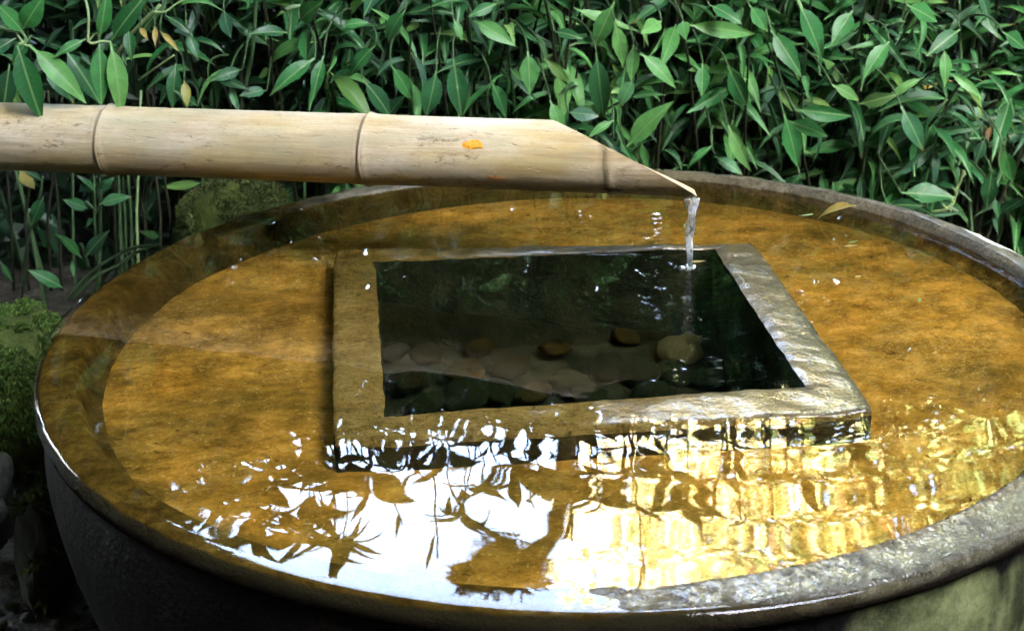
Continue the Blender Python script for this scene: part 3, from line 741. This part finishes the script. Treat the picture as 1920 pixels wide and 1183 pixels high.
def shrub(label, x0, x1, nst, kinds, ztop, yr=(.68, .98), ytop=(.56, .86), per=13, leaf=(.056, .108), bare=.18, group='leafy shrubs of the hedge', name='leafy_shrub', cap=255, lean=.0):
    root = empty(name, ((x0 + x1) / 2, sum(yr) / 2, ground_h((x0 + x1) / 2, sum(yr) / 2)))
    tag(root, label, 'shrub', group); LF = []
    for s in range(nst):
        bx = RL.uniform(x0, x1); by = RL.uniform(*yr); b = Vector((bx, by, ground_h(bx, by)))
        t_ = Vector((bx + RL.uniform(-.12, .12) + lean, RL.uniform(*ytop), RL.uniform(*ztop)))
        mid = (b + t_) / 2 + Vector((RL.uniform(-.05, .05), RL.uniform(.02, .10), .06 + RL.uniform(0, .06)))
        pts = bez(b, mid, t_, 12); mb = MB(); mb.tube(pts, [.0030 - .0016 * i / 11 for i in range(12)], 5)
        o = mb.build('stem', RL.choice([M_STEM, M_STEM, M_STEMB]), None); o.parent = root; o.matrix_basis = root.matrix_basis.inverted()
        a = RL.uniform(0, 6)
        for k in range(per):
            u = bare + (1 - bare) * (k + RL.random() * .6) / per; u = min(u, 1.0)
            i = min(int(u * 11), 10); fr = u * 11 - i; p = pts[i].lerp(pts[i + 1], min(fr, 1)); td = (pts[i + 1] - pts[i]).normalized()
            a += 2.4 + RL.uniform(-.5, .5)
            out = Vector((cos(a), sin(a) - .55, 0))
            d = out.normalized() * RL.uniform(.7, 1.1) + td * RL.uniform(.0, .6) + Vector((0, 0, RL.uniform(-1.0, .2)))
            if u > .93: d = out.normalized() * .6 + td * .9
            n_ = Vector((0, -.55, .9)) + rv(.38)
            kd = RL.choices([q for q, _ in kinds], [w for _, w in kinds])[0]
            if u > .9 and kd == 'mid' and RL.random() < .35: kd = 'bright'
            L = RL.uniform(*leaf) * (.75 if u > .88 else 1)
            LF.append((p.y + d.y * .05 + (.3 if p.z > .33 else 0), p, d, n_, L, kd, RL.uniform(.7, 1.12)))
    LF.sort(key=lambda q: q[0])
    for q in LF[:cap]: place_leaf(root, *q[1:])
    if LF[cap:]:
        mb = MB()
        for (_, p, d, n_, L, kd, wk) in LF[cap:]:
            me = LMESH[kd][RL.randrange(len(SHAPES))]; d = Vector(d).normalized(); n_ = (n_ - d * n_.dot(d)).normalized(); x = d.cross(n_)
            M = Matrix((x * L * wk, d * L, n_ * L)).transposed().to_4x4(); M.translation = p - root.location
            mb.add([M @ v.co for v in me.vertices], [tuple(f.vertices) for f in me.polygons])
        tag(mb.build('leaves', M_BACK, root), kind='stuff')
    return root, 0
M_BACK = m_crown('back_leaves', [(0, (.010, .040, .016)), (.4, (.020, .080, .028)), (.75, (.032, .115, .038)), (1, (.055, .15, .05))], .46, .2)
K_D = [('dark', 9), ('mid', 1), ('blue', 2)]  # darker leaf mix puts the left end's shade into the colour
K_M = [('dark', 4), ('mid', 5), ('bright', 1.5), ('blue', 1), ('dry', .08)]
K_B = [('dark', 3), ('mid', 5), ('bright', 3)]
K_BL = [('dark', 5), ('mid', 4), ('blue', 4), ('dry', .08)]
SH = []
SH.append(shrub('dim sparse shrub at the far left behind the end of the bamboo pipe', -.88, -.60, 9, K_D, (.12, .42), yr=(.75, 1.05), ytop=(.68, .95), per=12, bare=.5)[0])
SH.append(shrub('shadowy shrub with yellowing tips between the left sprig and the hedge', -.62, -.40, 9, K_D, (.15, .42), yr=(.78, 1.05), ytop=(.70, .95), per=13, bare=.5)[0])
SH.append(shrub('deep green shrub rising behind the second joint of the bamboo pipe', -.40, -.18, 28, K_M, (.10, .66), per=16, cap=150)[0])
SH.append(shrub('deep green shrub with long hanging leaves above the orange scab', -.18, .02, 28, K_M, (.08, .66), per=16, cap=210)[0])
SH.append(shrub('lightest green shrub, above the slanted cut of the bamboo', .02, .20, 28, K_B, (.06, .66), per=16, cap=225)[0])
SH.append(shrub('mid green shrub directly behind the falling water', .20, .38, 28, K_B, (.04, .60), per=16)[0])
SH.append(shrub('drooping green shrub with bare lower canes behind the right back rim', .38, .56, 28, K_M, (.02, .60), per=16)[0])
SH.append(shrub('bluish green shrub behind the pale patch on the rim', .56, .74, 28, K_BL, (.0, .60), per=16)[0])
SH.append(shrub('bluish green shrub at the right edge of the picture with one dead leaf', .74, .98, 28, K_BL, (-.02, .60), per=16)[0])
# deep inner foliage nobody could count
def leaf_cloud(name, n, gen, size, mat, parent=None, aspect=.32):
    rnd = random.Random(sum(map(ord, name)) * 7 + n + (0 if parent is None else int(abs(parent.location.x * 131 + parent.location.y * 517)))); V = []; F = []
    for i in range(n):
        p = gen(rnd)
        d = Vector((rnd.gauss(0, 1), rnd.gauss(0, 1), rnd.gauss(-.3, .8))).normalized()
        n_ = d.cross(Vector((rnd.gauss(0, 1), rnd.gauss(0, 1), rnd.gauss(0, 1)))).normalized()
        L = size * rnd.uniform(.6, 1.25); w = n_ * L * aspect * .5; m = d.cross(n_) * L * .1
        b = len(V)
        V += [tuple(p), tuple(p + d * L * .45 + w - m), tuple(p + d * L), tuple(p + d * L * .45 - w - m)]
        F.append((b, b + 1, b + 2, b + 3))
    return link(name, mesh(name, V, F, mat, False), parent)
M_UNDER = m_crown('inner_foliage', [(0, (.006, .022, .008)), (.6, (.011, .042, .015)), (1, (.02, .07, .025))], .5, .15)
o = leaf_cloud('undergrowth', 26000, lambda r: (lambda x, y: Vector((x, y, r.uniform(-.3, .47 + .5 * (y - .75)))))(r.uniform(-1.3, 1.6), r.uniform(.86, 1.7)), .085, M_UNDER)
tag(o, 'dense dark inner foliage deep inside the hedge', kind='stuff')
mb = MB()
for k in range(360):
    x = RL.uniform(-.6, 1.2); y = RL.uniform(.72, 1.4); z = ground_h(x, y)
    mb.tube(bez((x, y, z), (x + RL.uniform(-.06, .06), y, z + .18), (x + RL.uniform(-.14, .14), y + RL.uniform(-.1, .1), z + RL.uniform(.3, .55)), 5), [.0026, .0024, .002, .0017, .001], 4, False)
o = mb.build('cane_thicket', M_STEMB); tag(o, 'crowded thin canes standing in the dark under the hedge', kind='stuff')

# prominent leaves, each hung on its own twig: base px, tip px, width px, kind, depth, shrub index
def hand(parent, bu, bv, tu, tv, wpx, kind, y0=.535, dy=-.02, shape=None, twig=True, tilt=0.0):
    B = ony(bu, bv, y0); T = ony(tu, tv, y0 + dy); d = T - B; L = d.length * 1.04
    depth = (B - CP).length; w = wpx * depth / FPX
    view = (CP - B).normalized()
    si = shape if shape is not None else RL.choice([0, 0, 3, 5, 6])
    n_ = view + Vector((0, 0, .35)) + rv(.16)
    if tilt: n_ = Matrix.Rotation(tilt, 3, d.normalized()) @ n_
    wk = w / (L * SHAPES[si][0]); wk = max(.5, min(wk, 2.2)) * .93
    place_leaf(parent, B, d, n_, L, kind, wk, si)
    if twig:
        e = B + Vector((RL.uniform(-.02, .02), .09, RL.uniform(.0, .04)))
        mb = MB(); mb.tube(bez(B + Vector((0, .001, 0)), B + Vector((0, .03, .02)) - d * .12, e, 6), [.0011, .0012, .0013, .0014, .0015, .0016], 5)
        o = mb.build('twig', M_STEM); o.parent = parent; o.matrix_basis = parent.matrix_basis.inverted()
HL = [(590, 110, 505, 175, 45, 'mid', 2), (607, 105, 585, 185, 28, 'mid', 2), (705, 85, 650, 142, 42, 'mid', 2), (733, 122, 778, 192, 32, 'mid', 3), (680, 150, 738, 222, 55, 'dark', 3),
 (818, 132, 800, 222, 44, 'dark', 3), (850, 110, 866, 224, 44, 'dark', 3), (920, 152, 952, 222, 34, 'mid', 3), (850, 36, 868, 76, 44, 'bright', 3), (888, 38, 966, 84, 34, 'bright', 3),
 (990, 96, 994, 176, 46, 'bright', 4), (1020, 110, 1072, 156, 40, 'mid', 4), (1118, 98, 1132, 228, 46, 'dark', 4), (1152, 4, 1112, 92, 44, 'bright', 4), (1152, 40, 1170, 126, 32, 'bright', 4),
 (1188, 84, 1184, 152, 28, 'bright', 4), (1200, 100, 1270, 162, 34, 'bright', 5), (1032, 188, 1056, 252, 38, 'bright', 4), (1066, 212, 1122, 216, 36, 'blue', 4), (1190, 148, 1160, 200, 40, 'mid', 4),
 (1175, 276, 1256, 192, 46, 'bright', 4), (1150, 226, 1102, 258, 36, 'bright', 4), (1202, 264, 1218, 320, 20, 'bright', 5), (1286, 46, 1424, 66, 34, 'bright', 5), (1496, 4, 1546, 112, 46, 'mid', 6),
 (1365, 124, 1402, 204, 38, 'mid', 5), (1318, 120, 1316, 180, 32, 'mid', 5), (1470, 214, 1498, 314, 44, 'mid', 6), (1490, 206, 1604, 218, 34, 'mid', 6), (1474, 226, 1558, 256, 32, 'mid', 6),
 (1366, 236, 1408, 322, 32, 'bright', 5), (1336, 274, 1286, 314, 40, 'mid', 5), (1340, 294, 1394, 326, 30, 'mid', 5), (1446, 56, 1503, 140, 40, 'mid', 6), (1280, 40, 1285, 70, 36, 'bright', 5),
 (1690, 362, 1790, 368, 44, 'mid', 7), (1665, 386, 1726, 384, 30, 'dark', 7), (1884, 276, 1898, 344, 32, 'mid', 8), (1668, 78, 1620, 142, 34, 'mid', 7), (1690, 200, 1734, 284, 40, 'dark', 7),
 (1770, 90, 1774, 162, 24, 'bright', 8), (1780, 138, 1846, 182, 20, 'bright', 8), (1846, 262, 1830, 305, 34, 'blue', 8), (1860, 322, 1850, 392, 34, 'dark', 8), (1866, 370, 1872, 410, 38, 'dark', 8),
 (1880, 60, 1925, 92, 44, 'mid', 8), (1800, 56, 1742, 100, 40, 'mid', 8), (1560, 160, 1615, 188, 38, 'mid', 6), (1610, 196, 1680, 178, 34, 'dark', 7), (1405, 10, 1440, 60, 38, 'mid', 5),
 (560, 40, 600, 5, 40, 'mid', 2), (540, 62, 470, 60, 34, 'dark', 2), (640, 50, 690, 40, 44, 'mid', 2), (760, 20, 720, 80, 40, 'mid', 3), (1040, 60, 1090, 70, 36, 'dark', 4), (930, 8, 880, 30, 34, 'mid', 3),
 (1240, 40, 1205, 60, 34, 'bright', 5), (1330, 10, 1390, 40, 36, 'mid', 5), (1600, 20, 1560, 80, 38, 'mid', 6), (1700, 10, 1760, 40, 40, 'mid', 7), (1500, 330, 1470, 360, 26, 'dark', 6)]
for (bu, bv, tu, tv, w_, kd, si) in HL: hand(SH[si], bu, bv, tu, tv, w_, kd, .548 + RL.uniform(-.012, .012), RL.uniform(-.035, .01))
# tall leafy tips of the hedge that stand against the sky
def tall_tip(u, v, n, y=.68, L=(.060, .085), kind='mid', spread=1.0):
    P = onz(u, v); d = ray(u, v); d.z = -d.z; c_ = P + d * ((y - P.y) / d.y)
    par = min(SH[2:], key=lambda q: abs(q.location.x - c_.x))
    b = Vector((c_.x + RL.uniform(-.06, .06), y + .10, .25))
    mb = MB(); mb.tube(bez(b, (b + c_) / 2 + Vector((0, .03, 0)), c_, 8), [.0022 - .0012 * i / 7 for i in range(8)], 5)
    o = mb.build('stem', M_STEM); o.parent = par; o.matrix_basis = par.matrix_basis.inverted()
    for k in range(n):
        a = 2 * pi * k / n + RL.uniform(-.35, .35); h = RL.uniform(.1, 1.1)
        place_leaf(par, c_ - Vector((0, 0, RL.uniform(0, .014))), Vector((cos(a) * spread, sin(a) * .55, h)), Vector((cos(a) * -.4, -.8, .5)) + rv(.3), RL.uniform(*L), kind, 1.65)
for q in ((868, 955, 9), (905, 900, 7), (645, 1005, 9), (590, 950, 6), (1120, 920, 9), (1085, 870, 7), (960, 880, 8), (1010, 870, 7), (1290, 935, 8), (1250, 870, 7), (1350, 890, 6), (760, 840, 6), (700, 850, 6), (1500, 890, 6), (1600, 850, 6), (1190, 850, 6), (500, 900, 8), (830, 850, 6), (520, 960, 9), (560, 870, 8), (465, 930, 8), (600, 860, 8), (540, 840, 7), (435, 900, 7), (610, 1010, 7), (480, 985, 8), (400, 940, 7), (650, 880, 8), (690, 900, 6), (570, 1000, 7), (440, 860, 7)):
    tall_tip(*q, y=RL.uniform(.62, .74))
# dead leaf on the right shrub, yellow leaves on the dim one
hand(SH[8], 1858, 236, 1852, 264, 28, 'brown', .54)
for q in ((290, 50, 292, 84, 12), (262, 52, 276, 72, 12), (300, 60, 334, 92, 12), (345, 150, 352, 200, 20), (36, 320, 64, 352, 40)): hand(SH[1 if q[0] > 100 else 0], *q, 'dry', .56)
for q in ((330, 120, 322, 205, 30, 'dark'), (240, 52, 246, 112, 26, 'mid'), (430, 160, 446, 208, 16, 'mid'), (390, 145, 470, 165, 22, 'dark'), (455, 130, 395, 150, 26, 'dark'), (350, 60, 372, 110, 30, 'dark'), (420, 20, 430, 70, 34, 'blue'), (310, 30, 360, 60, 30, 'dark'), (500, 170, 450, 178, 24, 'dark'), (370, 200, 330, 170, 22, 'dark')):
    hand(SH[1], *q, y0=.60)

# bright sprig hanging over the pipe's left end
sp = empty('leafy_sprig', tuple(ony(38, 70, .36))); tag(sp, 'bright leafy sprig drooping over the left end of the bamboo pipe', 'sprig')
for q in ((33, 84, 76, 228, 52, 'mid', 0), (56, 86, 163, 190, 44, 'bright', 0), (186, 80, 190, 196, 40, 'mid', 3), (207, 80, 231, 220, 42, 'bright', 0), (160, 74, 100, 106, 26, 'mid', 5), (44, 62, -6, 6, 44, 'mid', 3),
          (42, 56, 78, -4, 46, 'mid', 6), (186, 74, 202, -22, 30, 'mid', 5), (208, 78, 272, -12, 40, 'mid', 0), (30, 72, -30, 108, 40, 'dark', 0)):
    hand(sp, q[0], q[1], q[2], q[3], q[4], q[5], .345, -.015, q[6], False)
for q in ((120, 92, 190, 192, 56, 'dark'), (82, 118, 140, 192, 48, 'dark'), (150, 100, 172, 122, 34, 'dark'), (18, 120, 4, 220, 44, 'dark'), (60, 66, 20, 120, 44, 'dark')):
    hand(sp, *q, .43, -.01, 0, False)
def px_tube(name, parent, pts, rad, mat):
    mb = MB(); P = [ony(u, v, y) for u, v, y in pts]
    Q = []
    for i in range(len(P) - 1):
        for k in range(4):
            a, b, c_, d = P[max(i - 1, 0)], P[i], P[i + 1], P[min(i + 2, len(P) - 1)]; u = k / 4
            Q.append(.5 * (2 * b + (c_ - a) * u + (2 * a - 5 * b + 4 * c_ - d) * u * u + (3 * b - a - 3 * c_ + d) * u ** 3))
    Q.append(P[-1]); n = len(Q); r = rad if isinstance(rad, (tuple, list)) else (rad, rad)
    mb.tube(Q, [r[0] + (r[1] - r[0]) * i / (n - 1) for i in range(n)], 7)
    o = mb.build(name, mat); o.parent = parent; o.matrix_basis = parent.matrix_basis.inverted(); return o
px_tube('stem', sp, [(-60, 20, .37), (0, 52, .36), (40, 62, .347), (48, 78, .346), (34, 84, .345)], .0016, M_STEMP)
px_tube('stem', sp, [(30, 62, .347), (46, 84, .346), (58, 86, .345)], .0013, M_STEMP)
px_tube('stem', sp, [(140, -70, .38), (165, 20, .36), (166, 78, .347), (190, 78, .345), (208, 80, .345)], .0015, M_STEMP)
px_tube('stem', sp, [(166, 78, .347), (180, 62, .346), (186, 76, .345)], .0011, M_STEMP)
px_tube('stem', SH[1], [(300, 10, .6), (250, 60, .62), (200, 130, .66)], (.002, .003), M_STEMP)
px_tube('stem', SH[1], [(480, -10, .57), (474, 90, .58), (450, 215, .60), (440, 330, .64)], (.0022, .003), M_STEM)
px_tube('stem', SH[1], [(260, 150, .6), (300, 122, .58), (326, 104, .57)], .0013, M_STEMP)
px_tube('stem', SH[1], [(360, -5, .53), (330, 8, .53), (310, 22, .53), (285, 22, .53)], .0012, M_STEMP)

ov_ = leaf_cloud('foliage', 3200, lambda r: Vector((r.uniform(-1.25, -.62), r.uniform(.30, .85), r.uniform(.55, .85))), .09, M_UNDER)  # unseen leaf mass added above the sprig to shade the left hedge
ov_.parent = sp; ov_.matrix_basis = sp.matrix_basis.inverted(); tag(ov_, kind='stuff')
# small plants left of the basin
def small_plant(name, label, cat, stems, leaves, y0, mat=M_STEM, r=.0018):
    root = empty(name, tuple(ony(stems[0][0][0], stems[0][0][1], y0))); tag(root, label, cat)
    for s in stems: px_tube('stem', root, [(u, v, y0 + (q[2] if len(q) > 2 else 0)) for q in s for u, v in [q[:2]]], r, mat)
    for q in leaves: hand(root, *q[:6], y0 - .004, -.012, None, False)
    return root
small_plant('seedling', 'upright seedling with paired oval leaves under the bamboo pipe', 'seedling',
    [[(180, 620, .02), (181, 500), (178, 425), (176, 345), (172, 322)], [(178, 400), (192, 380), (200, 376)], [(176, 392), (160, 378)]],
    [(186, 384, 242, 366, 26, 'mid'), (166, 392, 120, 374, 24, 'mid'), (178, 360, 148, 330, 22, 'dark'), (176, 408, 162, 424, 18, 'dark'), (184, 356, 212, 334, 20, 'dark')], .50)
small_plant('vine', 'pale creeping vine with round leaves lying along the left rim', 'vine',
    [[(128, 560, .0), (160, 520), (210, 484), (260, 462), (300, 458)], [(135, 560, 0), (175, 520), (220, 498), (262, 470), (296, 460)], [(165, 500), (158, 470), (150, 455)]],
    [(152, 484, 110, 438, 24, 'mid'), (160, 482, 200, 434, 28, 'blue'), (134, 488, 140, 520, 24, 'mid'), (300, 446, 264, 434, 22, 'bright'), (118, 540, 56, 506, 30, 'mid')], .42, M_STEM, .0021)
small_plant('dark_seedling', 'single drooping oval leaf on a stalk at the left below the pipe', 'seedling',
    [[(40, 560, .03), (50, 460), (72, 380), (80, 330)]], [(82, 368, 58, 422, 30, 'mid'), (80, 340, 40, 316, 30, 'dark'), (0, 490, 24, 528, 28, 'mid')], .54)
canes = empty('cane_clump', tuple(ony(250, 520, .62))); tag(canes, 'clump of thin bare upright canes in the dark beneath the pipe', 'canes')
for (u, w_, m) in ((136, 0, M_STEM), (224, 3, M_STEM), (234, 6, M_STEM), (245, 8, M_STEM), (256, -4, M_STEMP), (300, 12, M_STEMB), (318, 16, M_STEMB), (90, -14, M_STEMB), (48, -18, M_STEMB), (20, 10, M_STEMB), (110, 10, M_STEMB), (270, 30, M_STEMB)):
    yy = .58 + RL.uniform(0, .1)
    px_tube('cane', canes, [(u + 6, 545, yy), (u + 2, 470, yy), (u, 400, yy), (u - w_, 300, yy), (u - 2 * w_, 170, yy + .02)], (.0021, .0015), m)
small_plant('green_shoot', 'pale green young shoot with stubby buds beside the right back rim', 'shoot',
    [[(1748, 398, .01), (1775, 392), (1788, 378), (1796, 350), (1808, 320)]], [], .60, M_STEMP, .0022)
gs = bpy.data.objects['green_shoot']
for (a, b, c_, d) in ((1788, 378, 1780, 372), (1793, 360, 1786, 352), (1798, 345, 1804, 338), (1803, 332, 1812, 326), (1775, 392, 1768, 384), (1780, 388, 1784, 398)):
    px_tube('bud', gs, [(a, b, .60), (c_, d, .598)], (.0022, .0012), M_STEMP)

# floating bits
fl = empty('fallen_leaf', tuple(onz(1555, 392, .006))); tag(fl, 'curled pale yellow leaf resting on the inner edge of the back right rim', 'leaf')
B = onz(1606, 386, .0275); T = onz(1524, 402, .006)
place_leaf(fl, B, T - B, Vector((.1, -.5, .8)), (T - B).length, 'dry', 1.6, 0, 'leaf_blade')
px = onz(1498, 405, .003); mb = MB(); mb.tube([T, px], [.0009, .0006], 5); o = mb.build('leaf_stalk', M_STEMP); o.parent = fl; o.matrix_basis = fl.matrix_basis.inverted()
def chip(u, v, wpx, asp, kind, label, rot):
    p = onz(u, v, .0012); s = wpx * (p - CP).length / FPX
    o = bpy.data.objects.new('leaf_fragment', LMESH[kind][3]); COL.objects.link(o)
    o.location = p; o.rotation_euler = (0, 0, rot); o.scale = (s * asp, s, s * .15); tag(o, label, 'leaf fragment', 'leaf fragments afloat on the water')
chip(1292, 492, 34, 1.6, 'dry', 'yellowish leaf chip floating beside the foot of the falling water', -1.4)
chip(1724, 566, 20, 1.6, 'bright', 'small bright green leaf floating on the right side of the basin', -.4)
chip(1580, 462, 30, 1.4, 'dry', 'pale leaf shape standing in for a sky reflection near the back right rim', -1.5)  # this and the next two: sky reflections modelled as floating leaf bits
chip(1590, 456, 26, 1.0, 'bright', 'green sliver standing in for a sky reflection beside the pale leaf shape', -1.1)
chip(1604, 520, 16, 2.6, 'dry', 'tiny round pale bit standing in for a sky reflection in front of the pale leaf shape', -1.0)

# ------------------------------------------------------------------ trees around the basin (some seen mirrored in the water; unseen ones added to shade it)
M_BARK = m_stone('bark', (.020, .015, .010), (.045, .034, .024), (.09, .07, .05), 9, .9, None, bump=.03)
M_MAPLE = m_crown('maple_yellow', [(0, (.42, .46, .18)), (.35, (.58, .56, .25)), (.65, (.64, .54, .27)), (.85, (.60, .37, .22)), (1, (.40, .50, .20))], .5, .5)
M_MAPLEG = m_crown('maple_green_gold', [(0, (.06, .12, .04)), (.4, (.12, .18, .06)), (.8, (.19, .21, .08)), (1, (.20, .15, .07))], .5, .4)
M_EVER = m_crown('evergreen_leaves', [(0, (.012, .03, .010)), (.5, (.022, .055, .018)), (1, (.04, .085, .025))], .5, .15)
M_PINE = m_crown('pine_needles', [(0, (.012, .024, .008)), (1, (.03, .05, .016))], .6, .1)
def tree(name, label, base, trunk, blobs, n, size, mat, r0=.12, cat='tree', group='trees around the basin', aspect=.6, limbs=True):
    root = empty(name, base); tag(root, label, cat, group)
    b = Vector(base); P = [Vector(p) - b for p in trunk]
    mb = MB(); m = len(P); mb.tube(P, [r0 * (1 - .6 * i / (m - 1)) for i in range(m)], 9)
    if limbs:
        for (c_, rr) in blobs:
            q = P[max(m - 2, 0)]; mb.tube(bez(q, (q + (Vector(c_) - b)) / 2 + Vector((0, 0, .15)), Vector(c_) - b, 6), [r0 * .45 * (1 - .14 * i) for i in range(6)], 6)
    mb.build('trunk', M_BARK, root)
    tot = sum(rr[0] * rr[1] * rr[2] for _, rr in blobs)
    cum = []; s = 0
    for c_, rr in blobs: s += rr[0] * rr[1] * rr[2] / tot; cum.append(s)
    def gen(rnd):
        x = rnd.random(); i = next((k for k, v in enumerate(cum) if x <= v), len(cum) - 1); c_, rr = blobs[i]
        d = Vector((rnd.gauss(0, 1), rnd.gauss(0, 1), rnd.gauss(0, 1))).normalized() * rnd.random() ** .42
        return Vector((c_[0] + d.x * rr[0], c_[1] + d.y * rr[1], c_[2] + d.z * rr[2])) - b
    leaf_cloud('crown', n, gen, size, mat, root, aspect)
    return root
def dirp(az, el, dist, z0=0.0, y0=-.3):
    a, e = radians(az), radians(el); return Vector((-.1 + sin(a) * cos(e) * dist, y0 + cos(a) * cos(e) * dist, z0 + sin(e) * dist))
def blob(az, el, dist, rx, ry, rz): p = dirp(az, el, dist); return ((p.x, p.y, p.z), (rx, ry, rz))
gz = lambda p: (p.x, p.y, ground_h(p.x, p.y) - .05)
# golden maples beyond the hedge, right of the sky gap
p = dirp(15, 0, 8.2); tree('maple_tree', 'golden autumn maple straight behind the falling water', gz(p), [gz(p), (p.x, p.y, 1.6), (p.x - .1, p.y, 3.2)],
     [blob(14, 30, 8.6, .95, 1, .8), blob(17, 33, 8.8, 1.2, 1, 1.0), blob(13, 26, 8.2, .9, .9, .7), blob(19, 27, 8.4, 1.2, 1, .9)], 3600, .095, M_MAPLE)
p = dirp(27, 0, 8.6); tree('maple_tree', 'green-gold maple behind the right side of the hedge', gz(p), [gz(p), (p.x, p.y, 1.6), (p.x + .1, p.y, 3.4)],
     [blob(24, 30, 9, 1.4, 1.2, 1.2), blob(30, 28, 9, 1.6, 1.2, 1.4), blob(27, 36, 9, 1.5, 1.2, 1.0), blob(27, 22, 8.6, 1.7, 1, 1.0)], 17000, .10, M_MAPLEG)
p = dirp(38, 0, 9.0); tree('maple_tree', 'green-gold maple farthest to the right', gz(p), [gz(p), (p.x, p.y, 1.8), (p.x, p.y, 3.6)],
     [blob(37, 30, 9, 1.7, 1.5, 1.6), blob(42, 25, 9, 1.7, 1.5, 1.6), blob(36, 20, 9, 1.6, 1.2, 1)], 12000, .11, M_MAPLEG)
# dark evergreens to the left of the gap
for i, (az, el, lab) in enumerate(((-10, 28, 'dark evergreen tree just left of the sky gap'), (-21, 30, 'dark evergreen tree beyond the left end of the pipe'), (-34, 30, 'dark evergreen tree farthest to the left'))):
    p = dirp(az, 0, 6.2); tree('evergreen_tree', lab, gz(p), [gz(p), (p.x, p.y, 1.5), (p.x, p.y, 3.2)],
     [blob(az, el, 6.6, 1.0, .9, 1.0), blob(az - 3, el + 9, 7, 1.0, 1, .9), blob(az + 2, el - 8, 6.4, 1.0, .9, .9), blob(az - 5, el, 6.6, .9, .9, 1.0)] if i else [blob(-9.5, 23.5, 6.6, .55, .9, .55), blob(-14, 29, 6.8, .65, .9, .9), blob(-13, 20, 6.4, .8, .9, .9), blob(-17, 35, 7, .9, 1, .9)], 7000, .15, M_EVER)
# cloud-pruned pine whose pad shows in the gap
pb = dirp(8.0, 0, 4.6); T1 = dirp(8.4, 26, 5.0); T2 = dirp(7.9, 30, 5.2); T3 = dirp(6.4, 32.3, 5.3)
tree('pine_tree', 'slim pine with a bent trunk and one dark flat pad', gz(pb), [gz(pb), (pb.x, pb.y, 1.0), tuple(T1), tuple(T2), tuple(T3)],
     [blob(4.3, 32.3, 5.3, .15, .15, .055), blob(5.7, 32.4, 5.3, .16, .14, .055), blob(3.4, 32.4, 5.3, .10, .12, .045), blob(4.3, 31.6, 5.3, .08, .08, .05), blob(5.2, 31.2, 5.3, .07, .08, .06)], 2600, .05, M_PINE, .058, aspect=.3)
# unseen crowns added overhead and around to block sky and sun
def added_canopy(az, nm, bl, dist=5.0, n=9000):
    p = dirp(az, 0, dist + .6); b = gz(p); c0 = bl[0]
    blobs = [blob(a, e, d, r, r * .95, r * .62) for (a, e, d, r) in bl]
    top = blobs[0][0]
    tree('added_shade_tree', 'added unseen shade tree ' + nm, b, [b, (p.x, p.y, b[2] + 1.6), ((p.x + top[0]) / 2, (p.y + top[1]) / 2, (b[2] + 1.6 + top[2]) / 2), tuple(top)], blobs, n, .24, M_EVER, .15)
added_canopy(46, 'to the right of the golden maples', [(50, 34, 5.6, 1.5), (48, 20, 5.8, 1.4), (40, 50, 5.4, 1.4), (18, 56, 5.4, 1.3), (30, 66, 5.2, 1.4)])
added_canopy(75, 'level with the basin on the right', [(75, 36, 5.2, 1.6), (75, 20, 5.4, 1.6), (78, 54, 5.0, 1.5), (60, 66, 5.0, 1.4)])
added_canopy(108, 'behind the right side of the basin', [(104, 36, 5.2, 1.6), (104, 20, 5.4, 1.6), (95, 54, 5.0, 1.2), (88, 70, 5.0, 1.3)])
added_canopy(150, 'behind the viewer on the right', [(145, 27, 5.4, 1.4), (166, 30, 5.4, 1.5), (125, 28, 5.4, 1.3), (170, 52, 5.0, 1.1)])
added_canopy(-172, 'straight behind the viewer', [(-174, 38, 5.4, 1.6), (-176, 55, 5.0, 1.5), (180, 72, 5.0, 1.4), (-160, 52, 5.2, 1.4), (-160, 36, 5.4, 1.5)])
added_canopy(-138, 'behind the viewer on the left', [(-138, 38, 5.4, 1.7), (-136, 55, 5.0, 1.6), (-130, 70, 5.0, 1.4), (-120, 40, 5.4, 1.5), (-151, 42, 6.6, 1.6), (-151, 33, 7.4, 1.8), (-148, 38, 4.9, 1.2), (-156, 37, 5.8, 1.5)], n=15000)
added_canopy(-100, 'level with the basin on the left', [(-98, 36, 5.2, 1.7), (-100, 54, 5.0, 1.6), (-98, 20, 5.4, 1.5), (-80, 68, 5.0, 1.4)])
added_canopy(-68, 'beyond the left end of the bamboo pipe', [(-68, 36, 5.2, 1.7), (-68, 20, 5.4, 1.6), (-66, 53, 5.0, 1.5), (-40, 64, 5.0, 1.4)])
added_canopy(-44, 'rising over the left part of the hedge', [(-42, 40, 5.4, 1.4), (-46, 24, 5.8, 1.4), (-28, 52, 5.4, 1.3), (-10, 54, 5.6, 1.2), (0, 72, 5.2, 1.5), (0, 88, 5.0, 1.4)])
